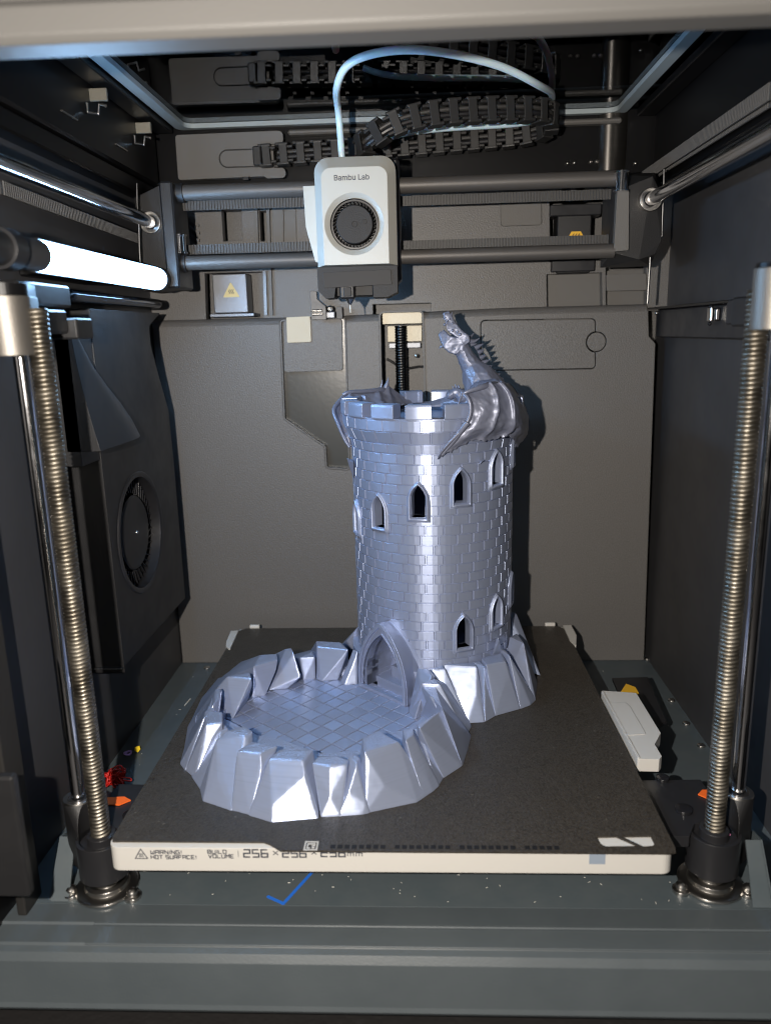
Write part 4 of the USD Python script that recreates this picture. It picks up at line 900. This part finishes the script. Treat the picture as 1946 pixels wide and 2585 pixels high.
# window frames: a rounded moulding round each opening
def gothic_line(w, h, z0, n=14):
    hs = h - w * .95; R_ = (w * .5 * w * .5 + (h - hs) ** 2) / w; a1 = math.asin(min(1, (h - hs) / R_)); cx = w / 2 - R_
    p = [(-w / 2 + w * k / 4, 0) for k in range(5)] + [(w / 2, hs * k / 4) for k in (1, 2, 3)]
    p += [(cx + R_ * math.cos(a1 * k / n), hs + R_ * math.sin(a1 * k / n)) for k in range(n + 1)]
    p += [(-cx - R_ * math.cos(a1 * k / n), hs + R_ * math.sin(a1 * k / n)) for k in range(n - 1, -1, -1)] + [(-w / 2, hs * k / 4) for k in (3, 2, 1)]
    return np.array(p) + (0, z0)
for th, z, k in wins:
    o, i_ = gothic_line(WW * k, WH * k, 0), gothic_line(WW * .56 * k, WH * .76 * k, 3.2 * k)
    R_ = []
    for t_, d in ((0, -1.2), (0, .5), (.08, 1.15), (.2, 1.35), (.27, 1.3), (.34, 1.75), (.48, 2.35), (.66, 2.5), (.82, 2.1), (.94, 1.2), (1, -.2), (1, -5.6)):
        q = o * (1 - t_) + i_ * t_; R_.append(np.c_[q, np.full(len(q), d)])
    n = len(o); V = np.vstack(R_); F = []
    for a in range(len(R_) - 1):
        for c in range(n):
            e = (c + 1) % n; F += [(a*n+c, a*n+e, (a+1)*n+e), (a*n+c, (a+1)*n+e, (a+1)*n+c)]
    part(castle, 'window_frame', bend((V, F), th, z, RT), 'silk_edge', smooth=45)
part(castle, 'claw_nub', hull([np.array((54.5,9.1,154.5)) + np.array(o) for o in ((-2, 0, -1), (1, 0, 1.4), (1.8, -.4, 1), (0, -2.2, .6), (-1, -1, -1.4), (1, 2, 0), (-1, 2, 0))]), 'silk')
# courtyard slab and tiles
CP = [(-97.1,-26.9),(-96.8,-3.4),(-92.2,9.8),(-83.2,9.8),(-71,18.3),(-53.5,33.3),(-37.3,31.7),(-24.3,31.5),(-7.1,15),(8.2,-10.1),(12,-27.4),(5.9,-39.2),(-12.6,-44.4),(-20.5,-61.8),(-36.8,-64.1),(-59.8,-49.4),(-76.8,-44.3),(-87.7,-33.6)]
court = sg.Polygon(CP).buffer(0)
core = court.buffer(9).union(sg.Polygon(CP + [(AX, AY)]).convex_hull.intersection(sg.Point(AX, AY).buffer(70)))
part(castle, 'courtyard_slab', prism(core, .2, 3.9, 'z'), 'silk')
TA, TB, T0 = np.array((7.5, -6.25)), np.array((6.51, 7.89)), np.array((-86.2, -8.7))
cb = court.buffer(6)
for i in range(-9, 16):
    for j in range(-9, 12):
        o = T0 + TA * i + TB * j
        quad = sg.Polygon([o, o + TA, o + TA + TB, o + TB])
        if not cb.contains(quad.centroid): continue
        c = np.array(quad.centroid.coords[0]); a, b = TA / 2, TB / 2
        dz = rnd.uniform(-.04, .04); tilt = rnd.uniform(-.025, .025), rnd.uniform(-.025, .025)
        P = []
        for s, z in ((.945, 3.7), (.945, 4.75 + dz), (.885, 5.15 + dz)):
            for sa, sb in ((-1, -1), (1, -1), (1, 1), (-1, 1)):
                q = c + a * s * sa + b * s * sb; P.append((q[0], q[1], z + (sa * tilt[0] + sb * tilt[1] if z > 5 else 0)))
        part(castle, 'floor_tile', hull(P), 'silk')
# rocks: bottom outline, top outline (with its height) and any extra corner, each a hull read off the photograph
def rock(top, base, extra=()):
    h = hull([tuple(p) for p in list(top) + list(base) + list(extra)]).refine_to_length(1.0)
    v, f = arr(h); t = trimesh.Trimesh(v, f, process=True); low = t.vertices[:, 2] < .01
    keep = np.array(t.vertices)
    trimesh.smoothing.filter_laplacian(t, lamb=.5, iterations=1, volume_constraint=False)
    w = np.array(t.vertices); w = w + (meshkit.fbm(w * .25, 2, 3)[:, None] - .5) * t.vertex_normals * .12
    w[:, 2] = np.maximum(w[:, 2], 0.02); w[low, 2] = .02
    part(castle, 'rock', trimesh.Trimesh(w, t.faces, process=False), 'silk_rock', smooth=28)
def inn(pts, k=.78, z=6., c=(-40, -22)):      # the same outline drawn in towards the courtyard, to root the rock
    return [(c[0] + (p[0] - c[0]) * k, c[1] + (p[1] - c[1]) * k, z) for p in pts]
rock([(-56.8,-85.1,21),(-39.4,-85.1,21),(-42.7,-95.7,21),(-60.7,-94,21)], [(-69.3,-111,0),(-56.5,-116.8,0),(-33.7,-113.4,0)], [(-63.4,-93.2,6),(-53.2,-97.8,6),(-35,-95.1,6),(-57.1,-112.1,5.9),(-41.2,-101.7,16.4),(-69,-98,1.6)])
rock([(-72.4,-79,22),(-58,-83.6,22),(-65.6,-90.8,22),(-78.2,-88.2,22)], [(-78.5,-107.3,0),(-68.2,-111,0)], [(-70.8,-90.2,6),(-62.6,-93.2,6),(-79.8,-93.7,7.4),(-64.1,-96.6,15.8),(-66.2,-106.1,3.6)])
rock([(-79.6,-66,24),(-73.5,-72,24),(-76.4,-76.8,24),(-87.5,-70.9,24)], [(-99.5,-89.1,0),(-95.1,-99.6,0),(-78.2,-107.7,-0)], [(-87.6,-75.7,6),(-84.1,-84.1,6),(-70.6,-90.6,6),(-92.6,-76.5,21.1),(-88,-94.6,7.9),(-74.7,-78.3,22.1)])
rock([(-105.8,-49.1,24),(-95.2,-50.3,24),(-92.2,-62.4,24),(-101,-64.9,24)], [(-112.8,-70.8,0),(-107.9,-75.3,0),(-105.1,-78.8,0)], [(-98.2,-61,6),(-94.3,-64.6,6),(-92.1,-67.4,6),(-97.8,-68.6,16.6)])
rock([(-93.8,-56.1,20),(-90,-60.7,20),(-93.2,-64.7,20)], [(-107.4,-77.1,0),(-97.6,-90.7,-0),(-95.7,-94.8,0)], [(-93.9,-66.1,6),(-86.1,-77,6),(-84.6,-80.2,6),(-95.7,-72.7,13.4)])
rock([(-106.3,-22.6,24),(-102.4,-22.6,24),(-101.4,-55.6,24),(-104.3,-56.6,24)], [(-117.5,-64.8,0),(-112.5,-71.7,0),(-122.3,-34.3,0)], [(-102,-56.2,6),(-98,-61.8,6),(-105.8,-31.8,6),(-107.9,-59.7,17.2)])
rock([(-105.4,-26.6,26),(-102.8,-24.8,26),(-99.9,-38.5,26),(-101.7,-44.1,26)], [(-117.7,-59.6,0),(-125.3,-23.3,0),(-125.9,6.5,-0)], [(-102.2,-52.1,6),(-108.2,-23,6),(-108.7,0.8,6)])
b = [(-125.7,-8.9,0),(-127.1,12.9,0),(-123.6,43.8,-0)]; rock([(-102.1,-11.2,27),(-98.1,-9.9,27),(-88.9,-6.1,27),(-86.4,-13.9,27)], b, inn(b, .85) + [(-96.9,-23,5), (-93,-0.3,5), (-86.4,-12.5,22)])
b = [(-123,40.2,0),(-113.8,70.4,0)]; rock([(-88,21.1,27),(-77.3,22.4,27),(-75.1,13.7,27),(-88.5,3.3,27)], b, inn(b, .85) + [(-91.1,4.7,5), (-83,7.2,5), (-76.3,11.4,20)])
b = [(-101.6,68.6,0),(-86.4,88.1,0)]; rock([(-72.4,28.3,28),(-68.9,29.8,28),(-66.2,22.2,28)], b, inn(b, .85) + [(-83,13.7,5), (-70.7,16.2,5), (-61.1,15.8,14), (-66.8,22.3,5)])
b = [(-84.7,78.1,0),(-59.5,94.6,0)]; rock([(-63.7,29.8,21),(-56.7,39.6,21),(-53.6,30.4,21)], b, [(-61.9,29.1,5), (-53.8,31.1,5)])
b = [(-66.5,82,0),(-38.1,89.9,0)]; rock([(-54.1,43.6,27),(-37.1,40.9,27),(-31,28.5,27),(-52.6,34.1,27)], b, [(-53,29.7,5), (-49.5,26.9,5), (-38.6,28.9,5), (-32.9,43.5,11), (-35,43.1,22)])
rock([(-28,32.2,26),(-24.9,29.2,26)], [(-36.8,26.1,5), (-33.9,21.3,5), (-25.1,22.6,5), (-24.8,43,5)], [(-31.7,31,14)])
rock([(-26.8,55.7,32),(-24.4,58.2,32)], [(-46.7,90.1,-0), (-27.1,81.4,0), (-29.1,66.1,5)], [(-35.3,59.9,20)])
rock([(-38.5,-96.2,20),(-36.2,-90.1,20),(-26,-89.7,20),(-20,-93.6,20),(-20.5,-97.9,20),(-29.2,-99.2,20)], [(-33.1,-112.3,0),(-23.4,-111.8,0),(-21.3,-110,0)], [(-34.5,-94.2,6),(-26.7,-93.8,6),(-25,-92.4,6),(-28.6,-108.5,8.8),(-32.8,-110.1,3.9),(-21.8,-105.9,9.6)])
rock([(-20.3,-90.1,20),(-17.7,-87,20),(-14.5,-91,20),(-15.9,-97,20)], [(-25,-111.8,-0),(-12.8,-110.3,-0),(-8.8,-108.8,-0)], [(-28,-93.8,6),(-18.2,-92.6,6),(-15,-91.4,6),(-19.7,-106.3,9.9),(-10.6,-107.8,4.4),(-14.7,-101.4,12.4)])
rock([(-23,-88,15),(-15.6,-84.5,15),(-13.7,-91,15)], [(-22.8,-110.7,0),(-13.3,-109.9,-0),(-6.6,-106.9,0)], [(-26.2,-93,6),(-18.6,-92.3,6),(-13.3,-89.9,6)])
rock([(-13.9,-80.6,25),(-6.3,-73,25),(5,-84.8,25),(-12,-94.6,25)], [(-11.1,-109.2,0),(-1.7,-104.2,-0),(14.4,-99.9,0),(22.3,-90.7,0)], [(-16.9,-91.8,6),(-9.4,-87.8,6),(3.5,-84.3,6),(9.8,-77,6),(15,-79.2,6.1),(-1.6,-101.4,10.4),(-9.6,-96.4,22.2)])
rock([(6.7,-72.5,25),(12.3,-70.6,25),(12.6,-77.8,25),(8.6,-82.9,25)], [(17.5,-95.9,0),(22.3,-90.7,0),(26,-84.9,0)], [(6,-81.1,6),(9.8,-77,6),(12.8,-72.3,6),(10.4,-86.4,16.7)])
rock([(12.5,-67.5,23),(15.5,-66.5,23),(16.2,-70.4,23)], [(24.7,-87,0),(28.1,-78.1,0),(28.7,-76.8,-0)], [(11.8,-74,6),(14.5,-66.9,6),(15,-65.8,6)])
rock([(28.6,-53.4,27),(21.3,-63.8,27),(14.3,-70.8,27),(15.8,-74.7,27)], [(28.1,-78.5,0),(38.8,-66.5,0),(39.7,-63.3,0)], [(14.5,-67.2,6),(23,-57.6,6),(23.8,-55,6),(35.7,-58.1,10.4)])
rock([(21.1,-45.3,31),(23.2,-46.4,31)], [(15.3,-21.8,5), (27.2,-39.8,0), (36.8,-34.6,0)], [(25.9,-49.3,24)])
rock([(15.9,-26.6,29),(24.1,-21.1,29),(25.9,-39.6,29),(28.3,-56.2,29)], [(38.8,-66.5,0),(41.8,-53.8,0),(45.7,-34.7,0)], [(27,-51.2,6),(29.4,-41,6),(32.6,-25.8,6),(40.6,-43.7,8)])
b = [(43,-34.7,0),(46.7,-23.9,0)]; rock([(16.5,-30.1,31),(24.6,-24.1,31),(27.7,-30.8,31)], b, [(9.7,-16,5), (18.2,-7.2,5), (37.9,19.2,6)])
b = [(8.8,-16,5),(12.5,-25.2,5)]; rock([(14.8,-5,29),(21.6,-6.4,29),(23.7,-16.7,29)], b, [(22.3,-18,6), (32.4,33.1,6), (17.4,-25.6,22)])
rock([(30.6,2.4,28),(49.3,6.3,28),(51.4,-0.6,28)], [(44.7,-20,0),(54.5,-18.9,0),(55.8,-17.2,0)], [(39.1,2.5,6),(46,3.3,6),(46.9,4.5,6),(38,-9.8,14),(50.7,-10.4,14.3)])
rock([(22.8,-4.2,28),(30.3,1.7,28),(31.8,-4.3,28)], [(39.3,-11.4,0),(45.1,-18.9,0),(45.6,-19.4,0)], [(35.3,8.5,6),(39.4,3.3,6),(39.7,2.9,6),(31.6,-10.4,17.4)])
rock([(49,6.3,28),(53.7,8.3,28),(55.9,-0.6,28)], [(55.1,-18.4,0),(61.9,-11,0),(62.6,-9.8,0)], [(46.4,3.6,6),(51.1,8.8,6),(51.6,9.6,6)])
rock([(54.9,8,30),(68.1,15.6,30),(69.3,2.9,30),(56.9,-2.3,30)], [(61.9,-11,0),(78.3,-2.2,0),(82.6,17.8,0)], [(51.1,8.8,6),(62.6,15,6),(65.6,29,6),(66,-5.8,11.9),(71.5,1,22.5)])
rock([(64.8,26.7,31),(70.9,16.9,31),(72.3,9,31)], [(78.3,-2.2,0),(85.5,2.6,0),(89.8,10.1,0)], [(62.6,15,6),(67.7,18.3,6),(70.7,23.6,6),(77.9,5.9,18.6)])
rock([(64.3,11.1,42),(65.7,8.1,42)], [(61.7,18.5,24), (70.3,22,24), (70.5,46.1,20)], [(64.4,28.5,26)])
rock([(75.7,36.5,32),(81.1,42.8,32),(83.5,26.3,32)], [(87.1,7.6,0),(89.3,8.8,0),(94.2,33.8,0)], [(68.8,21.8,6),(70.3,22.7,6),(73.7,40.2,6),(87.6,23.8,16.6)])
TC = (26., 55.)
b = [(98, 45, 0), (97, 75, 0), (85, 100, 0)]; rock([(80, 62, 34), (84, 70, 36), (76, 84, 34)], b, inn(b, .7, c=TC))
b = [(84, 102, 0), (50, 122, 0)]; rock([(70, 98, 30), (50, 108, 30)], b, inn(b, .7, c=TC))
b = [(48, 122, 0), (0, 122, 0)]; rock([(44, 108, 30), (4, 108, 28)], b, inn(b, .7, c=TC))
b = [(-2, 121, 0), (-34, 90, 0)]; rock([(-2, 104, 30), (-24, 84, 28)], b, inn(b, .7, c=TC))
part(castle, 'rock_core', [prism(court.buffer(9.5).difference(court.buffer(5)), 4.0, 9, 'z'), prism(court.buffer(21).difference(court.buffer(8)), .2, 9.2, 'z')], 'silk_rock')
part(castle, 'rock_foot', man(prism(sg.Point(AX, AY).buffer(56), .2, 24, 'z')) - door_solid(d_in, -60, 30) - cyl((AX, AY, 4), (AX, AY, 30), 46, n=64), 'silk_rock')

# ------------------------------------------------------------------ the dragon, one printed piece with the castle
sph = lambda p, r: arr(trimesh.Trimesh(trimesh.creation.icosphere(1, r).vertices + np.array(p), trimesh.creation.icosphere(1, r).faces))[0]
def bones(ch):
    m = None
    for (p, r), (q, s) in zip(ch, ch[1:]):
        h = hull(np.vstack([sph(p, r), sph(q, s)])); m = h if m is None else m + h
    return m
nk = [((68,78,171.6), 13.5), ((63.5,78,188.7), 14), ((58.9,79,197.3), 11.8), ((54.4,80,205), 7.4), ((50.1,80,211.7), 6.0), ((47.6,80,217.2), 5.2)]
bd = bones(nk)
bd = bd + bones([((68,78,171.6), 13.5), ((51.4,92,181.5), 10), ((35.7,98,178.1), 7), ((17.9,98,175.9), 5), ((0.1,98,175.6), 4)])
bd = bd + bones([((47.9,85,186.6), 5), ((43.2,85,189.8), 3.2), ((39.1,85,187.7), 3)])
bd = bd + hull([(31.3,77.4,228.4),(32.6,77.4,223.7),(35.6,77.4,231.1)] + [(31.4,80.6,228.4),(32.7,80.6,223.7),(35.7,80.6,231.1)] + [(34.6,74.8,219.4),(38.3,74.8,216.1),(42.7,74.8,214.9),(48.7,74.8,219.9),(43.8,74.8,225.6),(40,74.8,227.3)] + [(34.8,83.2,219.2),(38.7,83.2,215.9),(43.1,83.2,214.7),(49.2,83.2,219.7),(44.2,83.2,225.5),(40.4,83.2,227.2)])
bd = bd + hull([(34.1,77.3,241.8),(38.6,77.3,242.8),(40.1,77.3,238.9)] + [(34.2,80.7,241.9),(38.7,80.7,242.9),(40.2,80.7,239)] + [(35.6,76.3,237.2),(42.6,76.3,235.4)] + [(35.7,81.7,237.2),(42.8,81.7,235.5)])
bd = bd + hull([(35.6,76.3,237.2),(42.6,76.3,235.4)] + [(35.7,81.7,237.2),(42.8,81.7,235.5)] + [(36.7,75.4,233.2),(37.6,75.4,229.4),(46.3,75.4,230.6)] + [(37,82.6,233.2),(37.9,82.6,229.3),(46.7,82.6,230.6)])
bd = bd + hull([(37.6,75.4,229.4),(46.3,75.4,230.6)] + [(37.9,82.6,229.3),(46.7,82.6,230.6)] + [(43.8,74.6,225.6),(51.4,74.6,226.8),(52,74.6,223.3),(48.2,74.6,220.2)] + [(44.3,83.4,225.5),(52,83.4,226.7),(52.5,83.4,223.2),(48.7,83.4,220)])
bd = bd + bones([((47,80,217.2), 5.4), ((46.4,79.5,222.9), 4.6)])
mw = man(prism(poly([(31.6,230.6),(35.4,232.1),(39.9,228),(44,225.6),(38.6,227.2),(35.4,230.8)]), 60, 100, 'y'))
bd = bd - mw
bd = bd + bones([((58.9,66,189.2), 9), ((67.5,62,189.9), 10), ((76.3,60,184.5), 8)])
bd = bd.refine_to_length(.9)
v, f = arr(bd); tm_ = trimesh.Trimesh(v, f, process=True)
trimesh.smoothing.filter_taubin(tm_, iterations=7)
n_ = tm_.vertex_normals
tm_.vertices = tm_.vertices + n_ * ((meshkit.fbm(tm_.vertices * .55, 3, 4) - .5) * .7)[:, None]
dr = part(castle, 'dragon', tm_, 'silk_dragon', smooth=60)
def spike(p, q, r, nm='spine', bendv=(0, 0, 0), par=None):
    p, q = np.array(p, float), np.array(q, float)
    pth = [p + (q - p) * t + np.array(bendv) * t * (1 - t) * 4 for t in np.linspace(0, 1, 6)]
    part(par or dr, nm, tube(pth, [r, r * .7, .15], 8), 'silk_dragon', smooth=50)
for a_, b_ in zip([(55.6,80,218.5),(57.4,80,215.5),(58.7,80,212.1),(60.5,80,208.8),(62.4,80,205.4),(64.2,80,202.6),(67.3,80,200.1),(70.4,80,197.6)], [(59.2,80,220.5),(60.2,80,216.9),(61.7,80,213.3),(63.6,80,210.2),(65.4,80,206.5),(67.6,80,203.5),(70.7,80,201),(73.2,80,198.2)]):
    spike(a_, np.array(b_) * 1.5 - np.array(a_) * .5, 2.0)
spike((51.6,80,223.4), (58.6,80,225.3), 1.9, 'horn', (0, 0, -1.2))
spike((50.3,84,225.2), (55.4,86,228.7), 1.6, 'horn', (0, 0, -1))
spike((52.5,80,220.7), (56.8,80,221.5), 1.3, 'horn')
spike((33.8,79,220.3), (31.7,79,219.1), 1.2, 'chin_spike')
spike((43,79,216.4), (41.8,79,214.4), 1.3, 'chin_spike')
spike((36.7,78,240.4), (34.3,78,237.5), .9, 'fang')
spike((38.5,78,236.8), (36,78,233.9), .9, 'fang')
spike((41.5,78,232), (39.6,78,227.9), .9, 'fang')
spike((42.9,77,229.6), (42,77,226), 1.0, 'fang')
spike((45.1,77,227.8), (44.4,77,224.8), 1.0, 'fang')
spike((32.7,78.5,227.5), (33,78.5,230.4), .8, 'fang')
spike((34.8,78.5,225.6), (35.7,78.5,228), .8, 'fang')
spike((36.7,78,240.9), (38.2,78,243), 1.3, 'nose_horn')
spike((39.1,78,238.5), (40.6,78,242.3), 1.4, 'nose_horn')
part(dr, 'eye', ball((45.6,75.5,227.7), 1.2, 2), 'silk_dragon', smooth=True)
for a_, b_ in zip([(41.6,85,191.4),(43.5,85,192.6),(45.4,85,192)], [(40.7,85,193.9),(42.6,85,195.1),(44.5,85,194.5)]): spike(a_, b_, .9)
for p_, r_ in zip([(35.6,75.4,241.1),(38.2,75.4,241.6),(35.8,75.4,238.7),(37.1,75.4,236.6),(35.5,75.4,234.3),(40.6,75.4,230.4),(43.9,75.4,229.3),(38.7,75.4,237.6),(40.6,75.4,234.9),(49.3,75.4,225.5),(46.3,75.4,222.3),(41.9,75.4,218.7),(41.9,75.4,215.5)], [1.0, 1.0, 0.9, 1.2, 1.5, 1.6, 1.6, 1.0, 1.2, 1.5, 1.3, 1.3, 1.2]): part(dr, 'scale_knob', ball(p_, r_ * .62, 2), 'silk_dragon', smooth=True)
def wing(cols, ridges, nm, th=.8, parent=None, nu=60, nv=44, amp=1.6, seed=0, droop=None):
    """membrane through a grid of points; columns are the wing's fingers (ridged), rows run from arm to hem"""
    g = np.array(cols, float); nc, nr, _ = g.shape
    uu, vv = np.linspace(0, nc - 1, nu), np.linspace(0, nr - 1, nv)
    S_ = np.stack([RectBivariateSpline(range(nc), range(nr), g[:, :, k], kx=min(3, nc - 1), ky=min(3, nr - 1))(uu, vv) for k in range(3)], -1)
    du, dv = np.gradient(S_, axis=0), np.gradient(S_, axis=1)
    N_ = np.cross(du, dv); N_ /= np.maximum(np.linalg.norm(N_, axis=-1, keepdims=True), 1e-9)
    if (N_[..., 1].mean()) > 0: N_ = -N_
    rid = np.max([np.exp(-((uu - r) / .2) ** 2) for r in ridges], axis=0)[:, None]
    sag = np.min([np.abs(uu - r) for r in ridges], axis=0)[:, None]
    hem = 1 - np.clip((nv - 1 - np.arange(nv)) / 3., 0, 1)[None, :]
    d = amp * rid - 1.5 * np.clip(sag, 0, .6) + 2.4 * (meshkit.fbm(S_ * .2, 4, seed) - .5) + .5 * hem
    rag = (meshkit.noise(S_ * .9, seed + 3) - .5) * 3.2 * hem
    S_ = S_ + N_ * d[..., None]; S_[..., 2] += rag
    B = S_ - N_ * (th + .4 * rid[..., None])
    idx = np.arange(nu * nv).reshape(nu, nv); F = []
    a, b, c, d_ = idx[:-1, :-1].ravel(), idx[1:, :-1].ravel(), idx[1:, 1:].ravel(), idx[:-1, 1:].ravel()
    F = [np.c_[a, b, c], np.c_[a, c, d_]]; o = nu * nv
    F += [np.c_[a, c, b] + o, np.c_[a, d_, c] + o]
    loop = np.r_[idx[:, 0], idx[-1, 1:], idx[-2::-1, -1], idx[0, -2:0:-1]]; l2 = np.roll(loop, -1)
    F += [np.c_[loop, loop + o, l2 + o], np.c_[loop, l2 + o, l2]]
    return part(parent, nm, (np.vstack([S_.reshape(-1, 3), B.reshape(-1, 3)]), np.vstack(F)), 'silk_dragon', smooth=50)
rows = [58, 62.5, 64.5, 61.5, 57]
WR = [[(43.1,-0.4,195.1), (46.3,-3.6,190.9), (46,-3.7,182), (37.9,-2.8,171), (28.8,0.1,159.2)],
      [(46.8,0.9,197.1), (50.7,-2.9,190.8), (49.1,-3.6,181.2), (41.3,-3,170.2), (32.6,-0.1,160.5)],
      [(51.1,2.7,198.9), (55.5,-1.8,191.1), (53.3,-4,181.1), (46.3,-2.5,170.5), (40.4,0.9,164)],
      [(56.5,4.5,200.2), (60.4,-0.2,191.4), (59.2,-2,180.8), (55,0.2,173.5), (50.2,3.4,168)],
      [(61.5,6.6,200.8), (66,3.8,190.9), (65.4,2.1,180.2), (62.5,4.3,173.3), (60.3,8.2,167.2)],
      [(64.9,9.3,200.8), (71.3,8.4,189.8), (71.9,7.6,179.5), (70.7,10.6,173.5), (66.6,12.2,169.2)],
      [(67.9,12,200.3), (76.2,12.9,188.8), (78.1,13.6,177.9), (78.2,18,171.3), (72.7,17.3,167.6)],
      [(74.6,62,196), (84.3,58,182.2), (87.2,56,170.7), (85,52,163.8), (78.3,42,158.8)]]
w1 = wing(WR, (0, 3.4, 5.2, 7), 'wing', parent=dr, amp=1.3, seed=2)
for i, nm in ((0, 'wing_finger'), (7, 'wing_finger')):
    q = np.array(WR[i]); ctr = np.array((AX, AY, 0)); o = (q - ctr) * (1, 1, 0); o /= np.linalg.norm(o, axis=1)[:, None]
    part(dr, nm, tube(spline(q + o * .6, 30), [1.3, 1.2, 1.0, .5], 8), 'silk_dragon', smooth=60)
part(dr, 'wing_arm', tube(spline([(69.7,70,192.8), (54.2,2.1,198.9), (48.3,-0.7,197.4), (43,-1.5,195.2), (41.2,0.1,191.7), (39.4,0.6,188)], 30), [2.2, 1.9, 1.7, 1.0, .5], 10), 'silk_dragon', smooth=60)
spike((43,-1.5,195.2), (42,-0.8,197.3), 1.3, 'wing_claw')
part(dr, 'wing_finger', tube(spline([(45.4,-4.9,179.6), (40.8,-3.2,173.4), (36.3,-1.1,167), (30.5,0.2,160.2)], 24), [1.8, 1.5, .6], 8), 'silk_dragon', smooth=60)
part(dr, 'wing_finger', tube(spline([(43.4,-2.4,178.3), (39.8,-1.3,171.8), (36.4,-0.5,169.6)], 16), [1.2, .9, .4], 8), 'silk_dragon', smooth=60)
spike((78.4,43,159.3), (73.3,36,155.5), 1.5, 'wing_claw')
# left wing behind and outside the far battlements
WL = [[(-32.4,72,189.4), (-31.7,70,186.5), (-30.3,66,183.2)], [(-28.5,74,191.6), (-27.1,70,187.6), (-25.6,66,183.7)], [(-18.9,78,191.7), (-17.5,74,187.7), (-16.1,70,183.7)],
      [(-9.8,84,192), (-8.5,80,187.6), (-7.1,76,183.6)], [(-3.4,90,194.2), (-1.9,88,188), (0,84,182.7)], [(3,96,190.2), (4.9,95,186.1), (7.4,92,181.2)], [(11.3,100,185.8), (12.5,100,183.5), (14.4,98,180.5)]]
wing(WL, (0, 1, 3, 4), 'wing', parent=dr, amp=1.2, seed=9, nu=50, nv=16)
part(dr, 'wing_arm', tube(spline([(-32.1,72,190.3), (-28.4,73,192), (-18.9,78,192), (-9.8,84,192.3), (-5.7,90,191.7)], 30), [1.2, 1.3, 1.4, 2.0], 8), 'silk_dragon', smooth=60)
oa, ob = [(-32.2,70,189.3), (-35.8,64,185.3), (-37.5,58,181.1), (-35,52,175.1), (-31.3,48,166.6), (-26.9,46,159)], [(-27.7,70,186.4), (-28.6,64,182.7), (-29.3,58,179.7), (-27.8,52,173.5), (-26.5,48,166.5), (-25.4,46,159)]
wing([oa, [tuple((np.array(p) + np.array(q)) / 2 + (0, 2, 0)) for p, q in zip(oa, ob)], ob], (0,), 'wing', parent=dr, amp=1.0, seed=5, nu=18, nv=40)
part(dr, 'wing_finger', tube(spline(oa, 30), [1.3, 1.4, 1.2, .8], 8), 'silk_dragon', smooth=60)
spike((-6.7,90,190.5), (-2.9,90,200.2), 2.2, 'wing_claw', (1, 0, 0))
spike((-7.8,89,193.1), (-6.7,89,198.7), .9, 'wing_claw')
spike((-30.4,74,191.6), (-26.2,74,186), 1.2, 'wing_claw')
part(castle, 'tail_fin', hull([(-28.4,40,152.8), (-24.3,40,151.5), (-26.6,40,146.2), (-24.4,40,139.6), (-25.5,44,151.5), (-23.7,36,150.4), (-24.1,44,140)]), 'silk_dragon')
